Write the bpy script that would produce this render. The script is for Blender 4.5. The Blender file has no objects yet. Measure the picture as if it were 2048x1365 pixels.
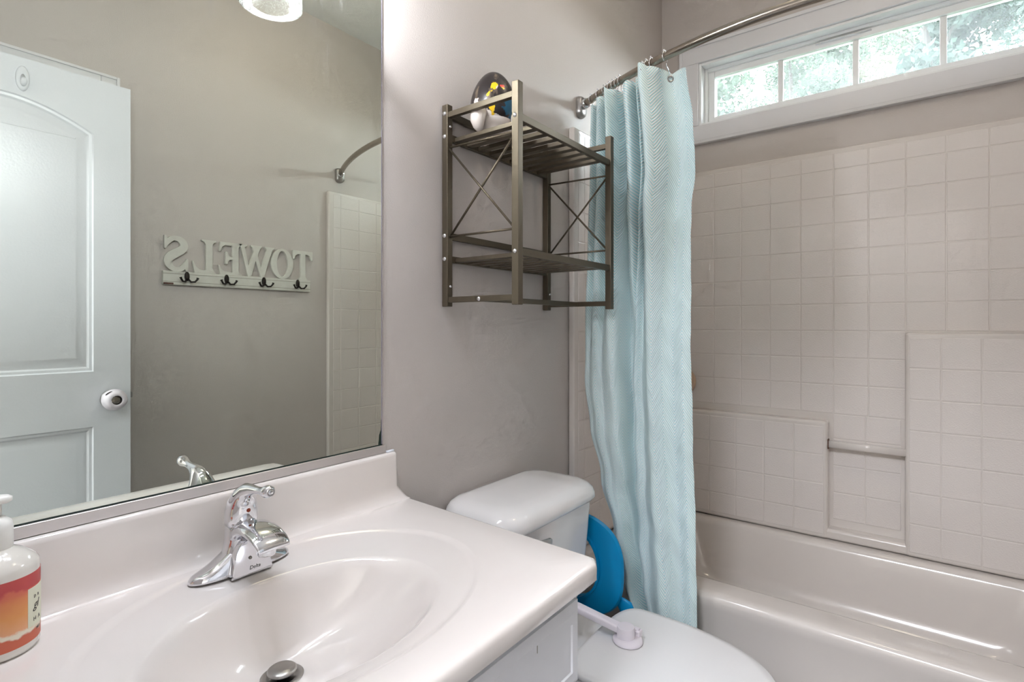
import bpy, bmesh, math, random
from mathutils import Vector, Matrix
random.seed(7)
S = bpy.context.scene
COL = S.collection
PI = math.pi

# ------------------------------------------------------------------ camera, world, exposure
CAM = (0.0, -1.024, 1.2)
FPX, YAW, HOR = 1072.4, 0.6534, 650.4
cd = bpy.data.cameras.new('camera'); cam = bpy.data.objects.new('camera', cd); COL.objects.link(cam)
cam.location = CAM
cam.rotation_euler = (PI/2, 0, YAW - PI/2)
cd.sensor_width = 36; cd.sensor_fit = 'HORIZONTAL'; cd.lens = FPX/2048*36
cd.shift_y = -(682.5-HOR)/2048
cd.clip_start = 0.02; cd.clip_end = 200
S.camera = cam

w = bpy.data.worlds.new('world'); S.world = w; w.use_nodes = True
bg = w.node_tree.nodes['Background']
bg.inputs['Color'].default_value = (0.88, 0.94, 1.0, 1); bg.inputs['Strength'].default_value = 7.5

vs = S.view_settings
vs.view_transform = 'Standard'; vs.look = 'None'; vs.exposure = 1.93; vs.gamma = 1.0; vs.use_curve_mapping = False
BULB = 88.0        # vanity bulbs
HALL_FILL = 18.5         # fill light added on the hall ceiling
CEIL = 5.6         # bathroom ceiling lamp
cy = S.cycles
try:
    cy.use_denoising = True; cy.sample_clamp_indirect = 6.0; cy.max_bounces = 7; cy.transparent_max_bounces = 12; cy.use_adaptive_sampling = True; cy.adaptive_threshold = .06; cy.adaptive_min_samples = 16
    cy.diffuse_bounces = 4; cy.glossy_bounces = 5; cy.caustics_reflective = False; cy.caustics_refractive = False
except Exception: pass

# ------------------------------------------------------------------ materials
def lin(c):
    return tuple(((v/255)/12.92 if v/255 <= .04045 else ((v/255+.055)/1.055)**2.4) for v in c)
def mat(name, rgb, rough=.5, metal=0., bump=None, var=None, spec=.5, coat=0., trans=0., ior=1.45, sheen=0., bdist=.01):
    """rgb is sRGB 0-255. bump=(scale,strength); var=(scale, rgb2, contrast) mixes a second paint tone by noise"""
    m = bpy.data.materials.new(name); m.use_nodes = True
    n = m.node_tree.nodes; l = m.node_tree.links; b = n['Principled BSDF']
    b.inputs['Base Color'].default_value = (*lin(rgb), 1)
    b.inputs['Roughness'].default_value = rough; b.inputs['Metallic'].default_value = metal
    b.inputs['Specular IOR Level'].default_value = spec; b.inputs['IOR'].default_value = ior
    b.inputs['Coat Weight'].default_value = coat; b.inputs['Coat Roughness'].default_value = .05
    b.inputs['Transmission Weight'].default_value = trans
    tc = n.new('ShaderNodeTexCoord')
    if bump:
        t = n.new('ShaderNodeTexNoise'); t.inputs['Scale'].default_value = bump[0]; t.inputs['Detail'].default_value = 3
        l.new(tc.outputs['Object'], t.inputs['Vector'])
        bp = n.new('ShaderNodeBump'); bp.inputs['Strength'].default_value = bump[1]; bp.inputs['Distance'].default_value = bdist
        l.new(t.outputs['Fac'], bp.inputs['Height']); l.new(bp.outputs['Normal'], b.inputs['Normal'])
    if var:
        t = n.new('ShaderNodeTexNoise'); t.inputs['Scale'].default_value = var[0]; t.inputs['Detail'].default_value = 5
        l.new(tc.outputs['Object'], t.inputs['Vector'])
        r = n.new('ShaderNodeValToRGB'); r.color_ramp.elements[0].position = .5-var[2]; r.color_ramp.elements[1].position = .5+var[2]
        r.color_ramp.elements[0].color = (*lin(rgb), 1); r.color_ramp.elements[1].color = (*lin(var[1]), 1)
        l.new(t.outputs['Fac'], r.inputs['Fac']); l.new(r.outputs['Color'], b.inputs['Base Color'])
    return m
def emat(name, rgb, s):
    m = bpy.data.materials.new(name); m.use_nodes = True
    n = m.node_tree.nodes; n.remove(n['Principled BSDF'])
    e = n.new('ShaderNodeEmission'); e.inputs['Color'].default_value = (*rgb, 1); e.inputs['Strength'].default_value = s
    m.node_tree.links.new(e.outputs[0], n['Material Output'].inputs['Surface'])
    return m
def clear_glass(name, tint=(1, 1, 1), film=0., film_rgb=(1, 1, 1), rough=0., ior=1.45, noise=None):
    """thin clear sheet: transparent + fresnel gloss, optionally with a pale haze film mixed in"""
    m = bpy.data.materials.new(name); m.use_nodes = True
    n = m.node_tree.nodes; l = m.node_tree.links; n.remove(n['Principled BSDF'])
    tr = n.new('ShaderNodeBsdfTransparent'); tr.inputs[0].default_value = (*tint, 1)
    gl = n.new('ShaderNodeBsdfGlossy'); gl.inputs['Roughness'].default_value = rough
    fr = n.new('ShaderNodeFresnel'); fr.inputs['IOR'].default_value = ior
    mx = n.new('ShaderNodeMixShader')
    l.new(fr.outputs[0], mx.inputs[0]); l.new(tr.outputs[0], mx.inputs[1]); l.new(gl.outputs[0], mx.inputs[2])
    out = mx.outputs[0]
    if noise:
        tc = n.new('ShaderNodeTexCoord'); t = n.new('ShaderNodeTexNoise'); t.inputs['Scale'].default_value = noise[0]
        l.new(tc.outputs['Object'], t.inputs['Vector'])
        bp = n.new('ShaderNodeBump'); bp.inputs['Strength'].default_value = noise[1]; bp.inputs['Distance'].default_value = .01
        l.new(t.outputs['Fac'], bp.inputs['Height']); l.new(bp.outputs[0], gl.inputs['Normal'])
    if film:
        tl = n.new('ShaderNodeBsdfTranslucent'); tl.inputs[0].default_value = (*film_rgb, 1)
        m2 = n.new('ShaderNodeMixShader'); m2.inputs[0].default_value = film
        l.new(out, m2.inputs[1]); l.new(tl.outputs[0], m2.inputs[2]); out = m2.outputs[0]
    l.new(out, n['Material Output'].inputs['Surface'])
    return m

M = {}
M['wall'] = mat('wall_paint', (199, 192, 187), .42, bump=(260, .10), spec=.4)
M['ceil'] = mat('ceiling_paint', (232, 233, 231), .8, bump=(180, .1))
M['hallwall'] = mat('hall_paint', (215, 210, 202), .7)
M['white'] = mat('white_gloss_paint', (226, 227, 230), .28, bump=(60, .03))
M['trim'] = mat('trim_paint', (224, 224, 226), .35, bump=(40, .03))
M['vinyl'] = mat('window_vinyl', (238, 240, 240), .35)
M['door'] = mat('door_paint', (222, 225, 230), .30, bump=(150, .05))
M['cab'] = mat('cabinet_paint', (228, 229, 233), .35, bump=(90, .04))
M['marble'] = mat('cultured_marble', (234, 229, 225), .13, var=(3.2, (229, 221, 216), .2), coat=.4)
M['fiber'] = mat('tub_gelcoat', (216, 209, 203), .16, bump=(9, .03), coat=.3)
M['tile'] = mat('tile_gelcoat', (222, 215, 210), .14, bump=(24, .16), coat=.3)
M['china'] = mat('vitreous_china', (233, 231, 230), .09, coat=.5)
M['seat'] = mat('toilet_seat_plastic', (226, 225, 225), .25)
M['lock'] = mat('lock_plastic', (229, 223, 231), .4)
M['chrome'] = mat('chrome', (228, 229, 233), .06, 1., bump=(6, .02))
M['satin'] = mat('satin_metal', (176, 174, 172), .3, 1.)
M['alu'] = mat('brushed_aluminium', (226, 221, 219), .42, 1.)
M['steel'] = mat('brushed_steel', (160, 158, 156), .32, 1., bump=(400, .05))
M['rod'] = mat('brushed_nickel_rod', (160, 152, 142), .22, 1.)
M['bronze'] = mat('pewter_powder_coat', (106, 97, 83), .42, .75, bump=(500, .05))
M['dark'] = mat('dark_bronze', (44, 38, 34), .45, .6)
M['black'] = mat('dark_gap', (22, 21, 20), .7)
M['blue'] = mat('blue_plastic', (0, 138, 194), .32)
M['bluer'] = mat('grey_rubber_grip', (120, 132, 140), .6)
M['sign'] = mat('painted_wood', (214, 214, 206), .5, var=(40, (206, 204, 196), .25), bump=(50, .03))
M['line'] = mat('worn_groove', (150, 146, 136), .6)
M['worn'] = mat('bare_wood_chip', (92, 62, 52), .7)
M['caulk'] = mat('white_caulk', (230, 234, 240), .4)
M['floor'] = mat('grey_plank', (150, 148, 146), .45, var=(14, (128, 126, 124), .2))
M['floorj'] = mat('plank_joint', (92, 90, 88), .7)
M['beige'] = mat('sponge_beige', (206, 180, 156), .8)
M['bulb'] = emat('bulb_glow', (.905, .955, 1.06), BULB)
M['hallfill'] = emat('hall_fill_glow', (.925, .955, 1.03), HALL_FILL)
M['ceilbulb'] = emat('ceiling_diffuser', (1.0, .84, .64), CEIL)
M['shade'] = clear_glass('seeded_glass', (.98, .97, .95), noise=(160, .6), film=.05, film_rgb=(1, .97, .92))
M['pane'] = clear_glass('window_glass', (.97, .99, .98), film=.03, ior=1.22, film_rgb=(.95, .98, 1.0))  # translucent film mixes a painted pale haze over the outdoor view
M['ink'] = mat('printed_ink', (64, 58, 56), .6)
M['cream'] = mat('cream_label', (228, 228, 206), .5)
M['pump'] = mat('white_pump', (236, 235, 230), .3)
M['bark'] = mat('bark', (44, 40, 36), .9)
M['grass'] = mat('lawn', (60, 72, 52), .9, var=(1.5, (50, 62, 44), .2))
M['egg_white'] = mat('white_ceramic', (224, 215, 207), .3, coat=.2)
M['red_dot'] = mat('red_button', (150, 58, 30), .4)

# mirror silvering: faint green tint, dust film and black edge loss
def mirror_mat():
    m = bpy.data.materials.new('mirror_silver'); m.use_nodes = True
    n = m.node_tree.nodes; l = m.node_tree.links; n.remove(n['Principled BSDF'])
    g = n.new('ShaderNodeBsdfGlossy'); g.inputs['Color'].default_value = (.765, .805, .735, 1); g.inputs['Roughness'].default_value = 0
    d = n.new('ShaderNodeBsdfDiffuse'); d.inputs['Color'].default_value = (.8, .8, .78, 1)
    tc = n.new('ShaderNodeTexCoord'); mp = n.new('ShaderNodeMapping'); mp.inputs['Scale'].default_value = (46, 1, 5)
    mp.inputs['Rotation'].default_value = (0, .12, 0)
    t = n.new('ShaderNodeTexNoise'); t.inputs['Scale'].default_value = 1.6; t.inputs['Detail'].default_value = 6
    l.new(tc.outputs['Object'], mp.inputs['Vector']); l.new(mp.outputs[0], t.inputs['Vector'])
    big = n.new('ShaderNodeTexNoise'); big.inputs['Scale'].default_value = 5; l.new(tc.outputs['Object'], big.inputs['Vector'])
    r = n.new('ShaderNodeMapRange'); r.inputs[1].default_value = .5; r.inputs[2].default_value = .85; r.inputs[3].default_value = 0; r.inputs[4].default_value = .22
    l.new(t.outputs['Fac'], r.inputs[0])
    r2 = n.new('ShaderNodeMapRange'); r2.inputs[1].default_value = .45; r2.inputs[2].default_value = .7; l.new(big.outputs['Fac'], r2.inputs[0])
    # smears stay on the upper part of the glass where it was wiped
    sp = n.new('ShaderNodeSeparateXYZ'); l.new(tc.outputs['Object'], sp.inputs[0])
    r3 = n.new('ShaderNodeMapRange'); r3.inputs[1].default_value = .72; r3.inputs[2].default_value = .95; l.new(sp.outputs['Z'], r3.inputs[0])
    mu = n.new('ShaderNodeMath'); mu.operation = 'MULTIPLY'; l.new(r.outputs[0], mu.inputs[0]); l.new(r2.outputs[0], mu.inputs[1])
    mv = n.new('ShaderNodeMath'); mv.operation = 'MULTIPLY'; l.new(mu.outputs[0], mv.inputs[0]); l.new(r3.outputs[0], mv.inputs[1])
    ad = n.new('ShaderNodeMath'); ad.operation = 'ADD'; ad.inputs[1].default_value = .006; l.new(mv.outputs[0], ad.inputs[0])
    mx = n.new('ShaderNodeMixShader'); l.new(ad.outputs[0], mx.inputs[0]); l.new(g.outputs[0], mx.inputs[1]); l.new(d.outputs[0], mx.inputs[2])
    l.new(mx.outputs[0], n['Material Output'].inputs['Surface'])
    return m
M['mirror'] = mirror_mat()
M['glassedge'] = mat('glass_edge', (28, 46, 42), .2)
M['bevel'] = mat('ground_glass_edge', (176, 174, 196), .2, .6)

def curtain_mat():
    m = mat('aqua_herringbone', (160, 205, 208), .75)
    n = m.node_tree.nodes; l = m.node_tree.links; b = n['Principled BSDF']
    uv = n.new('ShaderNodeUVMap'); sp = n.new('ShaderNodeSeparateXYZ'); l.new(uv.outputs[0], sp.inputs[0])
    pp = n.new('ShaderNodeMath'); pp.operation = 'PINGPONG'; pp.inputs[1].default_value = .034; l.new(sp.outputs['X'], pp.inputs[0])
    a = n.new('ShaderNodeMath'); a.operation = 'MULTIPLY_ADD'; a.inputs[1].default_value = 1.6
    l.new(pp.outputs[0], a.inputs[0]); l.new(sp.outputs['Y'], a.inputs[2])
    f = n.new('ShaderNodeMath'); f.operation = 'MULTIPLY'; f.inputs[1].default_value = 2*PI/.0098; l.new(a.outputs[0], f.inputs[0])
    s = n.new('ShaderNodeMath'); s.operation = 'SINE'; l.new(f.outputs[0], s.inputs[0])
    mr = n.new('ShaderNodeMapRange'); mr.inputs[1].default_value = -.9; mr.inputs[2].default_value = .5; l.new(s.outputs[0], mr.inputs[0])
    mc = n.new('ShaderNodeMix'); mc.data_type = 'RGBA'
    mc.inputs['A'].default_value = (*lin((186, 232, 238)), 1); mc.inputs['B'].default_value = (*lin((248, 252, 252)), 1)
    l.new(mr.outputs[0], mc.inputs['Factor']); l.new(mc.outputs['Result'], b.inputs['Base Color'])
    bp = n.new('ShaderNodeBump'); bp.inputs['Strength'].default_value = .5; bp.inputs['Distance'].default_value = .0012
    l.new(s.outputs[0], bp.inputs['Height']); l.new(bp.outputs[0], b.inputs['Normal'])
    tl = n.new('ShaderNodeBsdfTranslucent'); l.new(mc.outputs['Result'], tl.inputs[0])
    mx = n.new('ShaderNodeMixShader'); mx.inputs[0].default_value = .08
    l.new(b.outputs[0], mx.inputs[1]); l.new(tl.outputs[0], mx.inputs[2]); l.new(mx.outputs[0], n['Material Output'].inputs['Surface'])
    return m
M['curtain'] = curtain_mat()

def leaf_mat(name, a, b_):
    m = mat(name, a, .6, var=(3, b_, .15))
    n = m.node_tree.nodes; l = m.node_tree.links; b = n['Principled BSDF']
    tl = n.new('ShaderNodeBsdfTranslucent'); tl.inputs[0].default_value = (*lin(b_), 1)
    mx = n.new('ShaderNodeMixShader'); mx.inputs[0].default_value = .45
    l.new(b.outputs[0], mx.inputs[1]); l.new(tl.outputs[0], mx.inputs[2]); l.new(mx.outputs[0], n['Material Output'].inputs['Surface'])
    return m
LEAF = [leaf_mat('leaves_green', (52, 64, 56), (64, 78, 62)), leaf_mat('leaves_dark', (42, 55, 50), (54, 68, 60)), leaf_mat('leaves_pale', (60, 72, 64), (74, 86, 72))]

def egg_mat():
    m = mat('hand_painted_glaze', (40, 34, 34), .35, coat=.1)
    n = m.node_tree.nodes; l = m.node_tree.links; b = n['Principled BSDF']
    tc = n.new('ShaderNodeTexCoord'); sp = n.new('ShaderNodeSeparateXYZ'); l.new(tc.outputs['Object'], sp.inputs[0])
    def noise(scale, off, sc=(1, 1, 1)):
        mp = n.new('ShaderNodeMapping'); mp.inputs['Location'].default_value = off; mp.inputs['Scale'].default_value = sc
        t = n.new('ShaderNodeTexNoise'); t.inputs['Scale'].default_value = scale; t.inputs['Detail'].default_value = 4
        l.new(tc.outputs['Object'], mp.inputs[0]); l.new(mp.outputs[0], t.inputs['Vector']); return t.outputs['Fac']
    def band(src, lo, hi):
        r = n.new('ShaderNodeMapRange'); r.inputs[1].default_value = lo; r.inputs[2].default_value = hi; l.new(src, r.inputs[0]); return r.outputs[0]
    def layer(prev, fac, rgb):
        x = n.new('ShaderNodeMix'); x.data_type = 'RGBA'; l.new(fac, x.inputs['Factor']); l.new(prev, x.inputs['A'])
        x.inputs['B'].default_value = (*lin(rgb), 1); return x.outputs['Result']
    base = n.new('ShaderNodeRGB'); base.outputs[0].default_value = (*lin((40, 34, 34)), 1); c = base.outputs[0]
    st = noise(40, (3, 1, 0), (1, 1, .25)); c = layer(c, band(st, .60, .66), (112, 98, 82))
    def spot(prev, d, up, rad, rgb, seed, stretch=1., amp=.05):
        # d: offset to the right as the painter faced the egg, up: height above its foot
        import math as mm
        ang = mm.atan2(-.64, -.77)+d/.062
        cpos = (.062*mm.cos(ang), .062*mm.sin(ang), up)
        mp = n.new('ShaderNodeMapping'); mp.inputs['Location'].default_value = (-cpos[0], -cpos[1], -cpos[2]*stretch); mp.inputs['Scale'].default_value = (1, 1, stretch)
        l.new(tc.outputs['Object'], mp.inputs[0])
        ln = n.new('ShaderNodeVectorMath'); ln.operation = 'LENGTH'; l.new(mp.outputs[0], ln.inputs[0])
        nn_ = noise(55, (seed, seed*2, 3)); ma = n.new('ShaderNodeMath'); ma.operation = 'MULTIPLY_ADD'; ma.inputs[1].default_value = amp
        l.new(nn_, ma.inputs[0]); l.new(ln.outputs['Value'], ma.inputs[2])
        r = n.new('ShaderNodeMapRange'); r.inputs[1].default_value = rad+amp*.5; r.inputs[2].default_value = rad+amp*.5-.002; l.new(ma.outputs[0], r.inputs[0])
        return layer(prev, r.outputs[0], rgb)
    c = spot(c, -.046, .052, .013, (222, 212, 206), 1.3, .8)
    c = spot(c, .046, .048, .020, (22, 88, 118), 2.1, .7)
    c = spot(c, .002, .110, .007, (214, 190, 190), 4.4, .6)
    c = spot(c, .004, .092, .009, (236, 192, 30), 3.7, .6, .06)
    c = spot(c, .028, .096, .0045, (236, 192, 30), 7.7, 1.)
    c = spot(c, .028, .103, .005, (214, 62, 52), 9.1, 1.2)
    c = spot(c, -.016, .080, .004, (236, 192, 30), 5.2, .8, .06)
    c = spot(c, -.004, .036, .007, (236, 192, 30), 6.2, 1., .06)
    ad = n.new('ShaderNodeMath'); ad.operation = 'MULTIPLY_ADD'; ad.inputs[1].default_value = .10
    l.new(noise(22, (2, 2, 8)), ad.inputs[0])
    ng = n.new('ShaderNodeMath'); ng.operation = 'MULTIPLY'; ng.inputs[1].default_value = -1; l.new(sp.outputs['Z'], ng.inputs[0]); l.new(ng.outputs[0], ad.inputs[2])
    c = layer(c, band(ad.outputs[0], .028, .031), (224, 214, 206))
    l.new(c, b.inputs['Base Color'])
    return m
M['egg'] = egg_mat()

def label_mat():
    m = mat('watercolour_label', (222, 140, 90), .45)
    n = m.node_tree.nodes; l = m.node_tree.links; b = n['Principled BSDF']
    tc = n.new('ShaderNodeTexCoord'); sp = n.new('ShaderNodeSeparateXYZ'); l.new(tc.outputs['Object'], sp.inputs[0])
    t = n.new('ShaderNodeTexNoise'); t.inputs['Scale'].default_value = 32; t.inputs['Detail'].default_value = 4; l.new(tc.outputs['Object'], t.inputs['Vector'])
    a = n.new('ShaderNodeMath'); a.operation = 'MULTIPLY_ADD'; a.inputs[1].default_value = .03; l.new(t.outputs['Fac'], a.inputs[0]); l.new(sp.outputs['Z'], a.inputs[2])
    r = n.new('ShaderNodeMapRange'); r.inputs[1].default_value = .012; r.inputs[2].default_value = .099; l.new(a.outputs[0], r.inputs[0])
    cr = n.new('ShaderNodeValToRGB'); e = cr.color_ramp.elements
    e[0].position = 0; e[0].color = (*lin((206, 108, 82)), 1); e[1].position = 1; e[1].color = (*lin((198, 84, 82)), 1)
    for p, c in ((.20, (206, 108, 82)), (.23, (238, 228, 208)), (.27, (238, 228, 208)), (.30, (232, 172, 130)), (.5, (228, 158, 96)), (.72, (222, 138, 92)), (.84, (214, 112, 92)), (.87, (196, 80, 80))):
        x = e.new(p); x.color = (*lin(c), 1)
    l.new(r.outputs[0], cr.inputs[0]); l.new(cr.outputs[0], b.inputs['Base Color'])
    return m
M['label'] = label_mat()
def soap_mat():
    m = mat('clear_soap_bottle', (226, 222, 214), .12, trans=.0, coat=.5)
    return m
M['bottle'] = soap_mat()

# ------------------------------------------------------------------ mesh helpers
ORG = {}
class MB:
    def __init__(s): s.v = []; s.f = []; s.uv = None
    def add(s, vs_, fs):
        k = len(s.v); s.v += [tuple(p) for p in vs_]; s.f += [tuple(i+k for i in f) for f in fs]; return s
    def box(s, x0, x1, y0, y1, z0, z1):
        x0, x1 = min(x0, x1), max(x0, x1); y0, y1 = min(y0, y1), max(y0, y1); z0, z1 = min(z0, z1), max(z0, z1)
        return s.add([(x0,y0,z0),(x1,y0,z0),(x1,y1,z0),(x0,y1,z0),(x0,y0,z1),(x1,y0,z1),(x1,y1,z1),(x0,y1,z1)],
                     [(3,2,1,0),(4,5,6,7),(0,1,5,4),(1,2,6,5),(2,3,7,6),(3,0,4,7)])
    def rings(s, rs, cap0=True, cap1=True, closed=False):
        n = len(rs[0]); k = len(s.v)
        for r in rs: s.v += [tuple(p) for p in r]
        m = len(rs)
        for i in range(m if closed else m-1):
            for j in range(n):
                a = k+i*n+j; b = k+i*n+(j+1) % n; i2 = (i+1) % m
                s.f.append((a, b, k+i2*n+(j+1) % n, k+i2*n+j))
        if not closed:
            if cap0: s.f.append(tuple(k+j for j in reversed(range(n))))
            if cap1: s.f.append(tuple(k+(m-1)*n+j for j in range(n)))
        return s
    def tube(s, path, r, n=10, closed=False, squash=1.0):
        P = [Vector(p) for p in path]; m = len(P); rs = []; up = None
        for i in range(m):
            t = (P[(i+1) % m]-P[i-1]) if closed else (P[min(i+1, m-1)]-P[max(i-1, 0)])
            t.normalize()
            if up is None:
                up = Vector((0, 0, 1)) if abs(t.z) < .9 else Vector((1, 0, 0))
            sd = t.cross(up); sd.normalize(); up = sd.cross(t); up.normalize()
            rr = r[i] if isinstance(r, (list, tuple)) else r
            rs.append([P[i]+sd*(math.cos(a)*rr)+up*(math.sin(a)*rr*squash) for a in [2*PI*j/n for j in range(n)]])
        return s.rings(rs, closed=closed)
    def lathe(s, prof, c=(0, 0, 0), axis='z', n=32, cap0=True, cap1=True):
        """prof: (radius, height) along the axis from c"""
        rs = []
        for r, h in prof:
            ring = []
            for j in range(n):
                a = 2*PI*j/n; x, y = r*math.cos(a), r*math.sin(a)
                if axis == 'z': p = (c[0]+x, c[1]+y, c[2]+h)
                elif axis == 'y': p = (c[0]+y, c[1]+h, c[2]+x)
                elif axis == '-y': p = (c[0]+x, c[1]-h, c[2]+y)
                elif axis == 'x': p = (c[0]+h, c[1]+x, c[2]+y)
                elif axis == '-x': p = (c[0]-h, c[1]+y, c[2]+x)
                ring.append(p)
            rs.append(ring)
        return s.rings(rs, cap0, cap1)
    def loft(s, secs, n=24, pw=2.0):
        """secs: (center, right vector*half width, up vector*half height)"""
        rs = []
        for c, R, U in secs:
            c, R, U = Vector(c), Vector(R), Vector(U); ring = []
            for j in range(n):
                a = 2*PI*j/n; ca, sa = math.cos(a), math.sin(a)
                ring.append(c+R*(math.copysign(abs(ca)**(2/pw), ca))+U*(math.copysign(abs(sa)**(2/pw), sa)))
            rs.append(ring)
        return s.rings(rs)
    def bar(s, p, q, w_, h_):
        p, q = Vector(p), Vector(q); t = (q-p).normalized()
        up = Vector((0, 0, 1)) if abs(t.z) < .95 else Vector((0, 1, 0))
        sd = t.cross(up).normalized(); u2 = sd.cross(t).normalized()
        return s.rings([[c+sd*(a*w_/2)+u2*(b*h_/2) for a, b in ((-1,-1),(1,-1),(1,1),(-1,1))] for c in (p, q)])

def link(name, me, parent=None, origin=(0, 0, 0)):
    o = bpy.data.objects.new(name, me); COL.objects.link(o)
    if parent is not None:
        o.parent = parent; po = ORG[parent.name]
        o.location = [origin[i]-po[i] for i in range(3)]
    else: o.location = origin
    ORG[o.name] = tuple(origin)
    return o
def obj(name, mb, m, parent=None, smooth=False, bev=0, seg=2, sub=0, angle=None, solid=0):
    vs_, fs = mb.v, mb.f
    xs, ys, zs = zip(*vs_)
    c = ((min(xs)+max(xs))/2, (min(ys)+max(ys))/2, min(zs))
    me = bpy.data.meshes.new(name)
    me.from_pydata([(x-c[0], y-c[1], z-c[2]) for x, y, z in vs_], [], fs)
    if mb.uv:
        u = me.uv_layers.new(name='UVMap')
        for lp in me.loops: u.data[lp.index].uv = mb.uv[lp.vertex_index]
    bm = bmesh.new(); bm.from_mesh(me); bmesh.ops.recalc_face_normals(bm, faces=bm.faces); bm.to_mesh(me); bm.free()
    me.materials.append(M[m] if isinstance(m, str) else m)
    if smooth or angle:
        me.polygons.foreach_set('use_smooth', [True]*len(me.polygons))
        if angle: me.set_sharp_from_angle(angle=math.radians(angle))
    o = link(name, me, parent, c)
    if solid:
        x = o.modifiers.new('solid', 'SOLIDIFY'); x.thickness = solid; x.offset = 0
    if bev:
        x = o.modifiers.new('bevel', 'BEVEL'); x.width = bev; x.segments = seg; x.limit_method = 'ANGLE'; x.angle_limit = math.radians(40)
        me.polygons.foreach_set('use_smooth', [True]*len(me.polygons)); me.set_sharp_from_angle(angle=math.radians(50))
        x.harden_normals = True
    if sub:
        x = o.modifiers.new('sub', 'SUBSURF'); x.levels = sub; x.render_levels = sub
    return o
def thing(name, label, cat, loc, group=None, kind=None):
    o = bpy.data.objects.new(name, None); COL.objects.link(o); o.location = loc; o.empty_display_size = .05
    ORG[o.name] = tuple(loc)
    if label: o['label'] = label
    if cat: o['category'] = cat
    if group: o['group'] = group
    if kind: o['kind'] = kind
    return o
def tag(o, label, cat, group=None):
    o['label'] = label; o['category'] = cat
    if group: o['group'] = group
    return o
def struct(o, label=None, cat=None):
    o['kind'] = 'structure'
    if label: o['label'] = label
    if cat: o['category'] = cat
    return o
def copy_part(o, parent, loc, scale=None):
    c = o.copy(); COL.objects.link(c); c.parent = parent; po = ORG[parent.name]
    c.location = [loc[i]-po[i] for i in range(3)]; ORG[c.name] = tuple(loc)
    if scale: c.scale = scale
    return c
def rrect(x0, x1, y0, y1, r, z, n=8):
    r = min(r, (x1-x0)/2-1e-4, (y1-y0)/2-1e-4); pts = []
    for cx, cy_, a0 in ((x1-r, y1-r, 0), (x0+r, y1-r, PI/2), (x0+r, y0+r, PI), (x1-r, y0+r, 1.5*PI)):
        for i in range(n+1):
            a = a0+PI/2*i/n; pts.append((cx+r*math.cos(a), cy_+r*math.sin(a), z))
    return pts
def flat(outlines, depth, bevel=0.):
    """2-D outlines (first ones solid, inner ones holes) filled and extruded; returns (verts in u,v,w with w 0..depth, faces)"""
    cu = bpy.data.curves.new('tmp', 'CURVE'); cu.dimensions = '2D'; cu.fill_mode = 'BOTH'
    cu.extrude = depth/2-bevel; cu.bevel_depth = bevel; cu.bevel_resolution = 1; cu.offset = -bevel
    for pts in outlines:
        sp = cu.splines.new('POLY'); sp.points.add(len(pts)-1); sp.use_cyclic_u = True
        for p, q in zip(sp.points, pts): p.co = (q[0], q[1], 0, 1)
    return conv(cu, depth/2)
def conv(cu, dz=0):
    o = bpy.data.objects.new('tmp', cu); COL.objects.link(o)
    dg = bpy.context.evaluated_depsgraph_get(); me = o.evaluated_get(dg).to_mesh()
    v = [(p.co.x, p.co.y, p.co.z+dz) for p in me.vertices]; f = [tuple(q.vertices) for q in me.polygons]
    o.evaluated_get(dg).to_mesh_clear(); bpy.data.objects.remove(o); bpy.data.curves.remove(cu)
    return v, f
def text(body, size, ext, shear=0., space=1.):
    cu = bpy.data.curves.new('tmp', 'FONT'); cu.body = body; cu.size = size; cu.extrude = ext; cu.shear = shear; cu.space_character = space
    cu.align_x = 'CENTER'; cu.align_y = 'CENTER'; cu.resolution_u = 3
    return conv(cu)
def sstep(a, b, x):
    t = max(0., min(1., (x-a)/(b-a))); return t*t*(3-2*t)
def interp(tab, x):
    if x <= tab[0][0]: return tab[0][1]
    for (a, p), (b, q) in zip(tab, tab[1:]):
        if x <= b: return p+(q-p)*sstep(a, b, x)
    return tab[-1][1]

# ------------------------------------------------------------------ room shell
XW, W, H = 2.5576, 1.524, 2.82
struct(obj('wall_vanity', MB().box(-.12, XW, 0, .10, 0, H), 'wall'))
struct(obj('wall_opposite', MB().box(-.12, XW, -W-.10, -W, 0, H), 'wall'))
OY0, OY1, OZ0, OZ1 = -1.425, -.183, 2.140, 2.436
mb = MB()
mb.box(XW, XW+.14, -W-.1, .1, 0, OZ0).box(XW, XW+.14, -W-.1, .1, OZ1, H).box(XW, XW+.14, OY1, .1, OZ0, OZ1).box(XW, XW+.14, -W-.1, OY0, OZ0, OZ1)
struct(obj('wall_window', mb, 'wall'))
DY0, DY1, DZ = -1.325, -.612, 2.085
mb = MB()
mb.box(-.12, 0, DY1, 0, 0, H).box(-.12, 0, -W, DY0, 0, H).box(-.12, 0, DY0, DY1, DZ, H)
struct(obj('wall_entry', mb, 'wall'))
struct(obj('ceiling', MB().box(-3.1, XW+.14, -2.2, .3, H, H+.08), 'ceil'))
# floor: slab with planks laid on it
fl = struct(obj('floor', MB().box(-3.1, XW+.14, -2.2, .3, -.08, -.006), 'floorj'))
pm = None
for i in range(11):
    y0 = -W+i*.14; y1 = min(y0+.137, -.001)
    for j in range(3):
        x0 = .0+j*.9-(i % 3)*.3; x1 = x0+.897
        x0, x1 = max(x0, .001), min(x1, 1.66)
        if x1-x0 < .05: continue
        obj('plank', MB().box(x0, x1, y0, y1, -.006, 0), 'floor', fl)
# hall behind the doorway
mb = MB().box(-3.1, -3.0, -2.2, .3, -.006, H).box(-3.0, -.12, .2, .3, -.006, H).box(-3.0, -.12, -2.2, -2.1, -.006, H).box(-.12, -.02, -2.1, -W-.1, -.006, H).box(-.12, -.02, .1, .2, -.006, H)
struct(obj('wall_hall', mb, 'hallwall'))
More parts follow.
